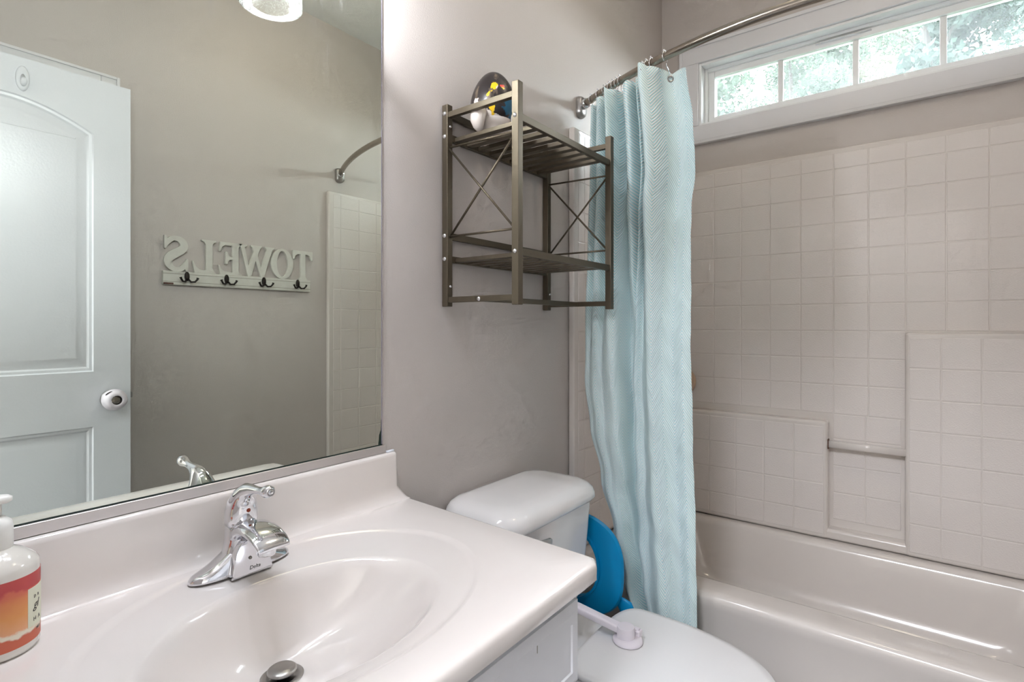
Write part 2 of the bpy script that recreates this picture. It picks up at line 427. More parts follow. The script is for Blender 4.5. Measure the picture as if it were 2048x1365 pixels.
# baseboards
def baseboard(name, x0, x1, y0, y1):
    struct(obj(name, MB().box(x0, x1, y0, y1, 0, .085), 'trim', bev=.004))
baseboard('baseboard_vanity', .90, 1.66, -.012, 0)
baseboard('baseboard_opposite', .74, 1.66, -W, -W+.012)
# doorway casing on the room side of the entry wall and jambs
mb = MB().box(-.125, .005, DY0-.001, DY0+.012, 0, DZ).box(-.125, .005, DY1-.012, DY1+.001, 0, DZ).box(-.125, .005, DY0, DY1, DZ-.012, DZ+.001)
struct(obj('trim_1', mb, 'trim', bev=.002))

# closet casing on the opposite wall behind the door
CX1, CZ1 = .742, 2.176
tr = thing('trim_2', None, None, (.37, -W, 0), kind='structure')
obj('casing_side', MB().box(CX1-.062, CX1, -W, -W+.016, 0, CZ1), 'trim', tr, bev=.003)
obj('casing_bead', MB().box(CX1-.012, CX1-.001, -W+.016, -W+.021, 0, CZ1-.001), 'trim', tr, bev=.002)
obj('casing_head', MB().box(.005, CX1-.062, -W, -W+.016, CZ1-.062, CZ1), 'trim', tr, bev=.003)
obj('casing_bead', MB().box(.005, CX1-.012, -W+.016, -W+.021, CZ1-.012, CZ1-.001), 'trim', tr, bev=.002)
d2 = obj('door_2', MB().box(.03, CX1-.064, -W, -W+.008, .01, CZ1-.064), 'door', bev=.002); struct(d2)

# ------------------------------------------------------------------ window
wn = thing('window_1', None, None, (XW, (OY0+OY1)/2, OZ0), kind='structure')
cw = .088
def casing(name, y0, y1, z0, z1):
    o = obj(name, MB().box(XW-.018, XW, y0, y1, z0, z1), 'trim', wn, bev=.003); return o
c = casing('casing_sill', OY0-cw, OY1+cw, OZ0-cw, OZ0)
obj('casing_bead', MB().box(XW-.026, XW-.018, OY0-cw, OY1+cw, OZ0-cw, OZ0-cw+.016), 'trim', c, bev=.003)
c = casing('casing_head', OY0-cw, OY1+cw, OZ1, OZ1+cw)
obj('casing_bead', MB().box(XW-.026, XW-.018, OY0-cw, OY1+cw, OZ1+cw-.016, OZ1+cw), 'trim', c, bev=.003)
c = casing('casing_side', OY1, OY1+cw, OZ0, OZ1)
obj('casing_bead', MB().box(XW-.026, XW-.018, OY1+cw-.016, OY1+cw, OZ0-.07, OZ1+.07), 'trim', c, bev=.003)
c = casing('casing_side', OY0-cw, OY0, OZ0, OZ1)
j = .012
mb = MB().box(XW-.004, XW+.139, OY0, OY0+j, OZ0, OZ1).box(XW-.004, XW+.139, OY1-j, OY1, OZ0, OZ1).box(XW-.004, XW+.139, OY0+j, OY1-j, OZ0, OZ0+j).box(XW-.004, XW+.139, OY0+j, OY1-j, OZ1-j, OZ1)
obj('jamb', mb, 'vinyl', wn, bev=.002)
def frame(name, x0, x1, off, wd, parent, m='vinyl'):
    y0, y1, z0, z1 = OY0+off, OY1-off, OZ0+off, OZ1-off
    mb = MB().box(x0, x1, y0, y0+wd, z0, z1).box(x0, x1, y1-wd, y1, z0, z1).box(x0, x1, y0+wd, y1-wd, z0, z0+wd).box(x0, x1, y0+wd, y1-wd, z1-wd, z1)
    return obj(name, mb, m, parent, bev=.002)
frame('outer_frame', XW+.045, XW+.11, .012, .014, wn)
sash = frame('sash', XW+.06, XW+.10, .026, .028, wn)
gy0, gy1, gz0, gz1 = OY0+.054, OY1-.054, OZ0+.054, OZ1-.054
obj('vent_slot', MB().box(XW+.044, XW+.06, -.86, -.66, OZ1-.038, OZ1-.035), 'trim', sash)
pw = (gy1-gy0)/4
for i in range(4):
    obj('pane', MB().box(XW+.078, XW+.080, gy0+pw*i, gy0+pw*(i+1), gz0, gz1), 'pane', sash)
for i in range(1, 4):
    obj('muntin', MB().box(XW+.072, XW+.086, gy0+pw*i-.011, gy0+pw*i+.011, gz0, gz1), 'vinyl', sash, bev=.002)

# ------------------------------------------------------------------ outdoors: lawn and trees
struct(obj('ground', MB().box(XW+.2, 60, -40, 40, -.6, -.5), 'grass'))
def tree(x, y, h, rad, m, label, n=2600, seed=1):
    rnd = random.Random(seed)
    t = thing('tree', label, 'tree', (x, y, -.5), 'trees outside the bathroom window')
    tr_ = MB().tube([(x, y, -.5), (x+.1, y, h*.4), (x-.05, y+.1, h*.8)], [.16, .10, .03], 8)
    for k in range(7):
        a = rnd.uniform(0, 2*PI); z = h*rnd.uniform(.35, .7); L = rad*rnd.uniform(.3, .55)
        tr_.tube([(x, y, z), (x+L*.5*math.cos(a), y+L*.5*math.sin(a), z+.5), (x+L*math.cos(a), y+L*math.sin(a), z+.7)], [.022, .014, .006], 6)
    obj('trunk', tr_, 'bark', t)
    f = MB()
    blobs = []
    for k in range(44):
        a = rnd.uniform(0, 2*PI); q = rad*math.sqrt(rnd.random())*.85; z = rnd.uniform(.32, 1.0)*h
        sh = 1-abs(z/h-.62)*.9
        blobs.append((x+q*sh*math.cos(a), y+q*sh*math.sin(a), z, rad*rnd.uniform(.22, .42)))
    for i in range(n):
        bx, by, bz, br = blobs[rnd.randrange(len(blobs))]
        d = Vector((rnd.gauss(0, 1), rnd.gauss(0, 1), rnd.gauss(0, .8))).normalized()*br*(rnd.random()**.4)
        c = Vector((bx, by, bz))+d
        e1 = Vector((rnd.gauss(0, 1), rnd.gauss(0, 1), rnd.gauss(0, 1))).normalized()
        e2 = e1.cross(Vector((rnd.gauss(0, 1), rnd.gauss(0, 1), rnd.gauss(0, 1)))).normalized()
        s = rnd.uniform(.034, .066)*(1 if x < 15 else 1.6)
        f.add([c-e1*s, c+e2*s*.5, c+e1*s, c-e2*s*.5], [(0, 1, 2, 3)])
    o = obj('foliage', f, m, t); o['kind'] = 'stuff'
for i, (x, y, h, r, k, lb, n) in enumerate([
    (8.7, 1.62, 6.4, 1.05, 0, 'leafy green tree beyond the pane nearest the shower curtain', 24000),
    (12.6, 1.1, 8.6, 1.25, 2, 'pale green tree standing behind the second window pane', 24000),
    (8.3, -1.15, 6.3, 1.05, 1, 'dark green tree beyond the window pane showing the lamp reflection', 24000),
    (12.0, -2.7, 8.2, 1.5, 1, 'tall dark tree beyond the window pane farthest from the shower curtain', 24000),
    (18.0, .4, 10.5, 2.6, 2, 'distant pale tree showing between the nearer trees', 24000)]):
    tree(x, y, h, r, LEAF[k], lb, n, i+3)

# ------------------------------------------------------------------ bathtub
RIMZ = .372
def tubz(x, z):
    return z-.035*sstep(1.72, 2.45, x)*sstep(.25, .36, z)
def tring(x0, x1, y0, y1, r, z):
    return [(p[0], p[1], tubz(p[0], p[2])) for p in rrect(x0, x1, y0, y1, r, z, 10)]
mb = MB()
yo0, yo1 = -W+.002, -.002
mb.rings([tring(1.705, 2.545, yo0, yo1, .005, 0), tring(1.705, 2.545, yo0, yo1, .005, .05), tring(1.695, 2.545, yo0, yo1, .005, .25),
          tring(1.684, 2.545, yo0, yo1, .005, .325), tring(1.677, 2.545, yo0, yo1, .006, .350), tring(1.681, 2.545, yo0, yo1, .008, .364), tring(1.692, 2.545, yo0+.004, yo1-.004, .01, .371), tring(1.71, 2.54, yo0+.02, yo1-.02, .02, .373),
          tring(1.775, 2.455, -1.43, -.095, .10, .373), tring(1.785, 2.448, -1.42, -.103, .11, .371), tring(1.795, 2.440, -1.41, -.111, .12, .364), tring(1.803, 2.434, -1.40, -.12, .12, .345),
          tring(1.83, 2.415, -1.36, -.16, .13, .15), tring(1.85, 2.40, -1.33, -.19, .13, .10), tring(1.90, 2.36, -1.27, -.26, .13, .075), tring(2.0, 2.26, -1.15, -.4, .1, .07)])
tb = thing('bathtub', 'biscuit white bathtub with a rounded front rim below the tiled surround', 'bathtub', (1.68, -.762, 0))
obj('basin', mb, 'fiber', tb, smooth=True)
obj('drain', MB().lathe([(.03, 0), (.03, .004), (.02, .006)], (2.13, -.45, .069), 'z', 20), 'chrome', tb, smooth=True)
obj('overflow_plate', MB().lathe([(.035, 0), (.034, .006), (.02, .01)], (2.13, -.158, .25), '-y', 20), 'chrome', tb, smooth=True)
obj('stain_speck', MB().lathe([(.002, 0), (.002, .0012)], (2.4216, -.235, .205), '-x', 8), 'black', tb)

# ------------------------------------------------------------------ tiled surround
su = thing('shower_surround', 'glossy biscuit tub surround moulded with wavy square tiles', 'shower surround', (2.54, -.762, .338))
XB = 2.530; ST = 1.918
TM = []
for k in range(5):
    rnd = random.Random(40+k); g = .5; n = 4
    vsx = [(-.5, -.5, 0), (.5, -.5, 0), (.5, .5, 0), (-.5, .5, 0)]; fs = []
    for i in range(n):
        for j_ in range(n):
            u = -.482+.964*j_/(n-1); v = -.482+.964*i/(n-1)
            vsx.append((u, v, .0013+rnd.uniform(-.00025, .00025)))
    idx = lambda i, j_: 4+i*n+j_
    for i in range(n-1):
        for j_ in range(n-1): fs.append((idx(i, j_), idx(i, j_+1), idx(i+1, j_+1), idx(i+1, j_)))
    fs += [(0, 1)+tuple(idx(0, j_) for j_ in reversed(range(n))), (1, 2)+tuple(idx(i, n-1) for i in reversed(range(n))),
           (2, 3)+tuple(idx(n-1, j_) for j_ in range(n)), (3, 0)+tuple(idx(i, 0) for i in range(n))]
    me = bpy.data.meshes.new('tile'); me.from_pydata(vsx, [], fs); me.materials.append(M['tile'])
    me.polygons.foreach_set('use_smooth', [True]*len(me.polygons)); me.set_sharp_from_angle(angle=math.radians(1.6)); TM.append(me)
NT = [0]
def tile(parent, origin, ux, vx, wv, hv):
    """tile lying in the plane spanned by unit vectors ux, vx; origin its centre"""
    me = TM[NT[0] % 5] if NT[0] % 3 else TM[(NT[0]//3) % 5]; NT[0] += 1
    o = link('tile', me, parent, origin)
    ux, vx = Vector(ux), Vector(vx); nz = ux.cross(vx)
    r = Matrix((ux, vx, nz)).transposed().to_4x4()
    o.rotation_euler = r.to_euler(); o.scale = (wv, hv, 1)
    return o
def tiles(parent, us, zs, fn, ux, g=.003):
    for u0, u1 in zip(us, us[1:]):
        for z0, z1 in zip(zs, zs[1:]):
            if abs(u1-u0) < .02 or abs(z1-z0) < .02: continue
            tile(parent, fn((u0+u1)/2, (z0+z1)/2), ux, (0, 0, 1), abs(u1-u0)-g, abs(z1-z0)-g)
TW, TH = .119, .1095
ycols = [-1.500, -1.450, -1.331, -1.212, -1.093, -.974, -.855, -.736, -.617, -.498, -.379, -.260, -.141, -.024]
zrows = [1.176+TH*k for k in range(0, 7)]+[ST-.02]
back = obj('back_panel', MB().box(XB, XW-.001, -W+.001, -.001, .3425, ST), 'fiber', su, bev=.006, seg=3)
fb = lambda u, z: (XB, u, z)
tiles(back, ycols, zrows, fb, (0, -1, 0))
# lower part of the main plane: above the left block and in the niche
XK = 2.470
BL, BR, NB = -.722, -.972, .392      # niche between the two raised blocks
tiles(back, [y for y in ycols if y > BR-.02], [.838, .957, 1.0665, 1.176], fb, (0, -1, 0))
tiles(back, [BR+.012, -.845, BL-.012], [.41, .52, .629, .738, .838], fb, (0, -1, 0))
# raised blocks (rounded)
mbk = MB()
lb_ = obj('raised_block', MB().box(XK, XB+.004, BL, -.012, .3415, .812), 'fiber', su, bev=.012, seg=4)
rb_ = obj('raised_block', MB().box(XK, XB+.004, -W+.012, BR, .3415, 1.172), 'fiber', su, bev=.012, seg=4)
obj('niche_sill', MB().box(XK+.004, XB+.004, BR-.02, BL+.02, .3415, NB-.01), 'fiber', su, bev=.012, seg=4)
fk = lambda u, z: (XK, u, z)
yl_ = [BL+.014]+[y for y in [-.600, -.486, -.372, -.258, -.144] if y > BL]+[-.04]
tiles(lb_, yl_, [.358, .448, .563, .678, .793], fk, (0, -1, 0))
tiles(rb_, [-1.490, -1.420, -1.304, -1.188, -1.077, BR-.012], [.358, .465, .580, .695, .810, .925, 1.040, 1.154], fk, (0, -1, 0))
obj('washcloth_bar', MB().loft([((XK+.012, BL+.004, .722), (.010, 0, 0), (0, 0, .014)), ((XK+.012, BR-.004, .722), (.010, 0, 0), (0, 0, .014))], 16, 3.5), 'fiber', su, smooth=True)
obj('bar_socket', MB().box(XK+.001, XK+.024, BL-.004, BL+.0005, .704, .741), 'worn', su)
# end panels
for yb, sgn, yin in ((-.001, -1, -.026), (-W+.001, 1, -W+.026)):
    e = obj('end_panel', MB().box(1.672, XB, yb, yin, .374, ST), 'fiber', su, bev=.007, seg=3)
    cols = [1.700, 1.745, 1.864, 1.983, 2.102, 2.221, 2.340, 2.459, 2.525]
    zz = [.38, .519, .6285, .738, .8475, .957, 1.0665, 1.176]+[1.176+TH*k for k in range(1, 7)]+[ST-.015]
    tiles(e, cols if sgn < 0 else cols, zz, lambda u, z: (u, yin, z), (1, 0, 0) if sgn < 0 else (-1, 0, 0))
# sponge hanging in the corner
sp_ = thing('bath_sponge', 'round beige bath sponge hanging on the tiled wall beside the shower curtain', 'sponge', (2.515, -.125, .90))
obj('pad', MB().lathe([(.03, 0), (.055, .002), (.066, .012), (.066, .022), (.055, .032), (.03, .034)], (XB-.004, -.118, .935), '-x', 28), 'beige', sp_, smooth=True)
obj('suction_hook', MB().lathe([(.016, 0), (.015, .006), (.006, .01), (.006, .018)], (XB-.002, -.135, 1.03), '-x', 18), 'dark', sp_, smooth=True)
obj('loop', MB().tube([(XB-.014, -.133, 1.033), (XB-.016, -.128, 1.015), (XB-.018, -.120, .99)], .0025, 6), 'beige', sp_, smooth=True)

# ------------------------------------------------------------------ mirror
MX0, MX1, MZ0, MZ1 = .012, .823, .916, 2.03
mi = thing('vanity_mirror', 'large frameless wall mirror above the sink resting in a metal channel', 'mirror', ((MX0+MX1)/2, 0, MZ0-.028))
obj('glass', MB().box(MX0, MX1-.0025, -.006, -.0005, MZ0, MZ1), 'mirror', mi)
obj('ground_edge', MB().box(MX1-.0025, MX1, -.006, -.0005, MZ0, MZ1), 'bevel', mi)
obj('shadow_line', MB().box(MX0, MX1, -.0068, -.0005, MZ0-.003, MZ0+.0012), 'glassedge', mi)
obj('edge_loss', MB().add([(MX1-.012, -.0064, MZ0), (MX1-.003, -.0064, MZ0), (MX1-.003, -.0064, MZ0+.06), (MX1-.0045, -.0064, MZ0+.035), (MX1-.009, -.0064, MZ0+.024), (MX1-.010, -.0064, MZ0+.012),
    (MX1-.012, -.0061, MZ0), (MX1-.003, -.0061, MZ0), (MX1-.003, -.0061, MZ0+.06), (MX1-.0045, -.0061, MZ0+.035), (MX1-.009, -.0061, MZ0+.024), (MX1-.010, -.0061, MZ0+.012)],
    [(0,1,2,3,4,5), (11,10,9,8,7,6)]+[(i, (i+1) % 6, (i+1) % 6+6, i+6) for i in range(6)]), 'glassedge', mi)
obj('channel', MB().box(MX0, MX1+.008, -.011, 0, .8965, MZ0-.001), 'alu', mi, bev=.0015)

# ------------------------------------------------------------------ vanity cabinet
VX1 = .842
vc = thing('vanity_cabinet', 'white painted vanity cabinet under the sink counter', 'cabinet', (.42, -.28, 0))
FY = -.522
obj('side_panel', MB().box(.002, .018, FY+.018, -.002, 0, .746), 'cab', vc, bev=.0015)
obj('side_panel', MB().box(VX1-.016, VX1, FY+.018, -.002, 0, .746), 'cab', vc, bev=.0015)
obj('bottom_panel', MB().box(.018, VX1-.016, FY+.018, -.002, .09, .105), 'cab', vc)
obj('toe_kick', MB().box(.018, VX1-.016, FY+.06, FY+.075, 0, .09), 'cab', vc)
mb = MB().box(.002, .06, FY, FY+.018, .09, .746).box(VX1-.04, VX1, FY, FY+.018, .09, .746).box(.06, VX1-.04, FY, FY+.018, .09, .13).box(.06, VX1-.04, FY, FY+.018, .535, .575).box(.06, VX1-.04, FY, FY+.018, .69, .746)
obj('face_frame', mb, 'cab', vc)
def panel_front(name, x0, x1, z0, z1, parent, y=FY, lip=.030):
    """overlay front with a bevelled lip and a recessed centre"""
    f0 = y-.016
    R = lambda i, yy: [(x0+i, yy, z0+i), (x1-i, yy, z0+i), (x1-i, yy, z1-i), (x0+i, yy, z1-i)]
    m_ = MB().rings([R(0, y), R(0, y-.008), R(.014, f0), R(lip, f0), R(lip+.002, f0+.003)])
    return obj(name, m_, 'cab', parent)
dr = panel_front('drawer_front', .06, VX1-.002, .560, .706, vc)
obj('paint_chip', MB().box(.700, .7015, FY-.0165, FY-.0155, .678, .690), 'line', dr)
for x0, x1, kx in ((.06, .445, .40), (.455, VX1-.002, .50)):
    d = panel_front('door', x0, x1, .12, .545, vc, lip=.05)
    obj('knob', MB().lathe([(.005, 0), (.005, .012), (.014, .018), (.014, .026), (.006, .03)], (kx, FY-.016, .48), '-y', 20), 'satin', d, smooth=True)

# ------------------------------------------------------------------ vanity top with integral bowl
CZ = .781
ct = thing('sink_countertop', 'glossy off-white cultured marble countertop with an integral oval sink', 'countertop', (.43, -.28, CZ-.04))
NA = 144
CB = (.44, -.30)
def outline(inset, z):
    """rectangle (right side a little out of square) seen from the bowl centre, corners rounded by sampling"""
    xl, yb, yf = .002+0*inset, -.001, -.568+inset
    pts = []
    rc = .018
    def xr(y): return .888-(.026)*(-y/.568)-inset
    for k in range(NA):
        a = 2*PI*k/NA+PI/NA; dx, dy = math.cos(a), math.sin(a); best = 1e9
        if dx < -1e-9: best = min(best, (xl-CB[0])/dx)
        if dy > 1e-9: best = min(best, (yb-CB[1])/dy)
        if dy < -1e-9: best = min(best, (yf-CB[1])/dy)
        if dx > 1e-9:
            # solve CB.x + t dx = .888-inset + .0458*(CB.y + t dy)
            s = .026/.568; t = (.888-inset+s*CB[1]-CB[0])/(dx-s*dy)
            if t > 0: best = min(best, t)
        x, y = CB[0]+best*dx, CB[1]+best*dy
        # round the free front right corner
        cxr, cyr = xr(yf)-rc, yf+rc
        if x > cxr and y < cyr:
            v = Vector((x-cxr, y-cyr)); 
            if v.length > rc: v = v.normalized()*rc; x, y = cxr+v.x, cyr+v.y
        pts.append((x, y, z))
    return pts
def ell(cx, cy_, a, b, z):
    pts = []
    for k in range(NA):
        t = 2*PI*k/NA+PI/NA
        # keep angular correspondence with the outline by intersecting rays from CB
        dx, dy = math.cos(t), math.sin(t)
        px, py = CB[0]-cx, CB[1]-cy_
        A = dx*dx/a/a+dy*dy/b/b; B = 2*(px*dx/a/a+py*dy/b/b); C = px*px/a/a+py*py/b/b-1
        s = (-B+math.sqrt(max(0, B*B-4*A*C)))/(2*A)
        pts.append((CB[0]+s*dx, CB[1]+s*dy, z))
    return pts
def mixring(r1, r2, f, z): return [(a[0]+(b[0]-a[0])*f, a[1]+(b[1]-a[1])*f, z) for a, b in zip(r1, r2)]
rs = [outline(.012, CZ-.034), outline(.002, CZ-.034), outline(0, CZ-.031), outline(0, CZ-.010), outline(.0015, CZ-.0045), outline(.005, CZ-.0015), outline(.010, CZ)]
OC = (.467, -.271)
top = rs[-1]
o1 = ell(*OC, .302, .232, CZ)
rs += [mixring(top, o1, .5, CZ), o1, ell(*OC, .299, .229, CZ-.0005), ell(*OC, .294, .224, CZ-.0025), ell(*OC, .289, .220, CZ-.0040), ell(*OC, .283, .215, CZ-.0045)]
dep = [(1.0, .0065, 0), (.975, .0080, 0), (.95, .0115, .01), (.92, .018, .02), (.88, .029, .06), (.83, .043, .12), (.77, .058, .2), (.69, .074, .32), (.59, .089, .47), (.48, .101, .62), (.37, .110, .77), (.26, .117, .9), (.17, .121, 1.), (.118, .1225, 1.)]
for f, d, sft in dep:
    cx = .444+(.440-.444)*sft; cyy = -.310+(-.238+.310)*sft*.95
    a, b = .222*f, .160*f
    if f < .25: b = b+(a-b)*((.25-f)/.132)*.9 if f > .118 else a
    rs.append([(cx+a*math.cos(2*PI*k/NA+PI/NA), cyy+b*math.sin(2*PI*k/NA+PI/NA), CZ-d) for k in range(NA)])
DX, DYY, DZC = .440, -.310+.072*.95, CZ-.1225
rs.append([(DX+.021*math.cos(2*PI*k/NA+PI/NA), DYY+.021*math.sin(2*PI*k/NA+PI/NA), DZC-.004) for k in range(NA)])
rs.append([(DX+.017*math.cos(2*PI*k/NA+PI/NA), DYY+.017*math.sin(2*PI*k/NA+PI/NA), DZC-.024) for k in range(NA)])
obj('counter_basin', MB().rings(rs, cap0=False), 'marble', ct, angle=60)
# backsplash with cove at its foot and at its free end
prof = [(-.0015, CZ-.002), (-.0375, CZ-.002), (-.0375, CZ-.0001), (-.033, CZ+.0012), (-.029, CZ+.0045), (-.0255, CZ+.011), (-.0225, CZ+.020), (-.0215, CZ+.032), (-.0205, .886), (-.0195, .892), (-.016, .8955), (-.0015, .8958)]
secs = []
for x, k in ((.003, 0), (.45, 0), (.846, 0), (.853, 1), (.857, 2), (.8595, 3), (.8605, 4)):
    yk = (0, .0012, .003, .006, .010)[k]; zk = (0, .0006, .0018, .0045, .009)[k]
    ring = []
    for y, z in prof:
        yy = y+(yk if y < -.015 and z > CZ+.03 else 0); zzz = z-(zk if z > .88 else 0)
        e = 0
        if k >= 2 and z < CZ+.035: e = max(0, (CZ+.035-z)/.035)**2*.022*(k-1)/3
        ring.append((x+e, min(yy, -.0015), zzz))
    secs.append(ring)
obj('backsplash', MB().rings(secs), 'marble', ct, angle=55)
obj('caulk_dab', MB().loft([((.832, -.010, .897), (0, .006, 0), (0, 0, .003)), ((.853, -.010, .8975), (0, .004, 0), (0, 0, .003))], 10), 'caulk', ct, smooth=True)

# sink drain with pop-up stopper
sd_ = thing('sink_drain', 'metal pop-up drain stopper in the bottom of the sink bowl', 'drain', (DX, DYY, DZC-.002))
obj('flange', MB().lathe([(.0315, -.0004), (.0315, .0015), (.029, .003), (.022, .0015), (.0195, -.003), (.0175, -.0035), (.0175, -.02)], (DX, DYY, DZC), 'z', 40, False, False), 'steel', sd_, smooth=True)
obj('throat', MB().lathe([(.0172, -.020), (.0172, -.0195), (.0001, -.0195)], (DX, DYY, DZC), 'z', 24), 'black', sd_)
obj('stopper', MB().lathe([(.007, -.019), (.007, .004), (.019, .007), (.0215, .0095), (.0215, .0115), (.019, .0135), (.008, .0145)], (DX, DYY, DZC), 'z', 36), 'steel', sd_, smooth=True)

# ------------------------------------------------------------------ faucet
FX, FYC = .455, -.082
fz = CZ-.0045
fa = thing('sink_faucet', 'chrome single-handle bathroom faucet behind the oval sink', 'faucet', (FX, FYC, fz))
# deck base with two sloping wings
sec = []
for i in range(25):
    t = -1+2*i/24; x = FX+.086*t
    hw = .0285*math.sqrt(max(.02, 1-abs(t)**3.2)) if abs(t) > .02 else .0285
    hh = .012+.030*math.exp(-(t/.46)**2)+.012*(1-abs(t))
    if abs(t) > .93: hh *= .55
    sec.append([(x, FYC-hw, fz), (x, FYC-hw, fz+.005), (x, FYC-hw*.93, fz+.3*hh+.003), (x, FYC-hw*.70, fz+hh*.88), (x, FYC-hw*.3, fz+hh), (x, FYC+hw*.3, fz+hh), (x, FYC+hw*.75, fz+hh*.8), (x, FYC+hw, fz+.005), (x, FYC+hw, fz)])
obj('base', MB().rings(sec), 'chrome', fa, angle=50, sub=1)
# hub column leaning into the spout
obj('column', MB().loft([((FX, FYC, fz+.012), (.040, 0, 0), (0, .026, 0)), ((FX, FYC, fz+.035), (.031, 0, 0), (0, .026, 0)), ((FX, FYC+.001, fz+.055), (.0265, 0, 0), (0, .0255, 0)), ((FX, FYC+.001, fz+.074), (.0255, 0, 0), (0, .0255, 0)), ((FX, FYC+.001, fz+.079), (.024, 0, 0), (0, .024, 0))], 32), 'chrome', fa, smooth=True)
# arched spout reaching forward, scoop shaped
sp = []
for t, y, z, hw, hh in ((0, -.086, .060, .024, .020), (.15, -.104, .073, .0255, .0150), (.3, -.121, .0795, .027, .0115), (.5, -.142, .0810, .0285, .0092), (.7, -.163, .0780, .029, .0078), (.85, -.179, .0720, .0285, .0064), (.95, -.189, .0655, .0275, .0046), (1., -.194, .0610, .026, .002)):
    ang = 0 if t < .2 else -.15-(t-.3)*1.0
    ang = max(-.85, ang)
    U = Vector((0, math.sin(ang)*-1, math.cos(ang)))*hh
    U = Vector((0, -math.sin(-ang), math.cos(ang)))*hh
    sp.append(((FX, y, fz+z), (hw, 0, 0), U))
obj('spout', MB().loft(sp, 32, 2.3), 'chrome', fa, smooth=True)
obj('aerator', MB().lathe([(.0135, -.006), (.0145, -.003), (.0145, .010), (.012, .014)], (FX, -.167, fz+.052), 'z', 24), 'chrome', fa, smooth=True)
# arched front plate under the spout with the maker's lettering
arch = []
for i in range(21):
    a = PI*i/20; arch.append((-.030*math.cos(a), .026+.036*math.sin(a)))
arch = [(-.0345, .002)]+[(-.0335, .012)]+arch+[(.0335, .012), (.0345, .002)]
v, f = flat([arch], .014, .0015)
pl_y = FYC-.0235
pl = obj('front_plate', MB().add([(FX+a, pl_y-c_-.10*(.05-b)*.9, fz+b) for a, b, c_ in v], f), 'chrome', fa, angle=40)
v, f = text('Delta', .0085, .0002, .25)
obj('lettering', MB().add([(FX+.003+a, pl_y-.0143-.10*(.05-.013)*.9, fz+.013+b) for a, b, c_ in v], f), 'line', pl)
obj('screw_cap', MB().lathe([(.0028, 0), (.0024, .0012), (.001, .0016)], (FX-.004, pl_y-.0162, fz+.030), '-y', 14), 'line', pl, smooth=True)
# handle: domed cap sweeping into a lever with a ball tip
hd = [((FX, FYC+.001, fz+.080), (.0262, 0, 0), (0, .0262, 0)), ((FX, FYC+.001, fz+.090), (.0268, 0, 0), (0, .0268, 0)), ((FX, FYC+.000, fz+.104), (.0262, 0, 0), (0, .026, .002)),
      ((FX, FYC-.003, fz+.117), (.0235, 0, 0), (0, .0225, .006)), ((FX, FYC-.010, fz+.129), (.0185, 0, 0), (0, .0155, .011)), ((FX, FYC-.022, fz+.138), (.0135, 0, 0), (0, .007, .0125)),
      ((FX, FYC-.038, fz+.1430), (.0098, 0, 0), (0, .001, .0085)), ((FX, FYC-.055, fz+.1455), (.0078, 0, 0), (0, 0, .0062)), ((FX, FYC-.070, fz+.1475), (.0072, 0, 0), (0, 0, .0060)),
      ((FX, FYC-.079, fz+.1485), (.0090, 0, 0), (0, 0, .0085)), ((FX, FYC-.087, fz+.1495), (.0105, 0, 0), (0, 0, .0105)), ((FX, FYC-.094, fz+.1500), (.0100, 0, 0), (0, 0, .0100)), ((FX, FYC-.0985, fz+.1503), (.0065, 0, 0), (0, 0, .0065)), ((FX, FYC-.100, fz+.1505), (.002, 0, 0), (0, 0, .002))]
hn = obj('handle', MB().loft(hd, 32), 'chrome', fa, smooth=True)
obj('tip_ring', MB().lathe([(.0062, 0), (.0062, .002), (.0046, .0022), (.0046, .001)], (FX, FYC-.0975, fz+.1503), '-y', 20), 'steel', hn, smooth=True)
obj('temperature_dot', MB().lathe([(.0036, 0), (.003, .0012), (.001, .0016)], (FX, FYC-.0255, fz+.106), '-y', 14), 'red_dot', hn, smooth=True)
obj('pull_rod', MB().tube([(FX, FYC+.022, fz+.02), (FX, FYC+.030, fz+.02), (FX, FYC+.030, fz+.06)], .003, 8), 'chrome', fa, smooth=True)

# ------------------------------------------------------------------ soap bottle
BX, BY, BR_ = .1445, -.0805, .042
so = thing('soap_bottle', 'clear hand soap pump bottle with an orange watercolour label beside the faucet', 'soap bottle', (BX, BY, CZ))
obj('bottle', MB().lathe([(.036, 0), (.0405, .002), (.042, .006), (.042, .106), (.041, .111), (.037, .117), (.026, .1265), (.0155, .132), (.0145, .135)], (BX, BY, CZ), 'z', 48), 'bottle', so, smooth=True)
def sleeve(r, a0, a1, z0, z1, n=40):
    ri, m_ = r-.0003, MB(); rr = []
    for i in range(n+1):
        a = a0+(a1-a0)*i/n; c_, s_ = math.cos(a), math.sin(a)
        rr.append([(BX+r*c_, BY+r*s_, z0), (BX+r*c_, BY+r*s_, z1), (BX+ri*c_, BY+ri*s_, z1), (BX+ri*c_, BY+ri*s_, z0)])
    return m_.rings(rr)
lb = obj('label', sleeve(BR_+.0004, -PI*1.05, PI*.2, CZ+.012, CZ+.099, 60), 'label', so, smooth=False, angle=40)
aL = -.36
obj('name_panel', sleeve(BR_+.0007, aL-.62, aL+.62, CZ+.030, CZ+.080, 30), 'cream', lb, angle=40)
def wrap_text(body, size, a_c, zc, shear=0., space=1.):
    v, f = text(body, size, .00012, shear, space); m_ = MB(); r = BR_+.0009
    m_.add([(BX+(r+c_)*math.cos(a_c+a/r), BY+(r+c_)*math.sin(a_c+a/r), zc+b) for a, b, c_ in v], f); return m_
obj('print', wrap_text('D R', .0055, aL-.30, CZ+.067, 0, 1.3), 'ink', lb)
obj('print', wrap_text('gl', .0150, aL-.33, CZ+.056, .35), 'ink', lb)
obj('print', wrap_text('H A', .0070, aL-.28, CZ+.038, 0, 1.3), 'ink', lb)
obj('print', wrap_text('NET', .0045, aL-.22, CZ+.0245), 'ink', lb)
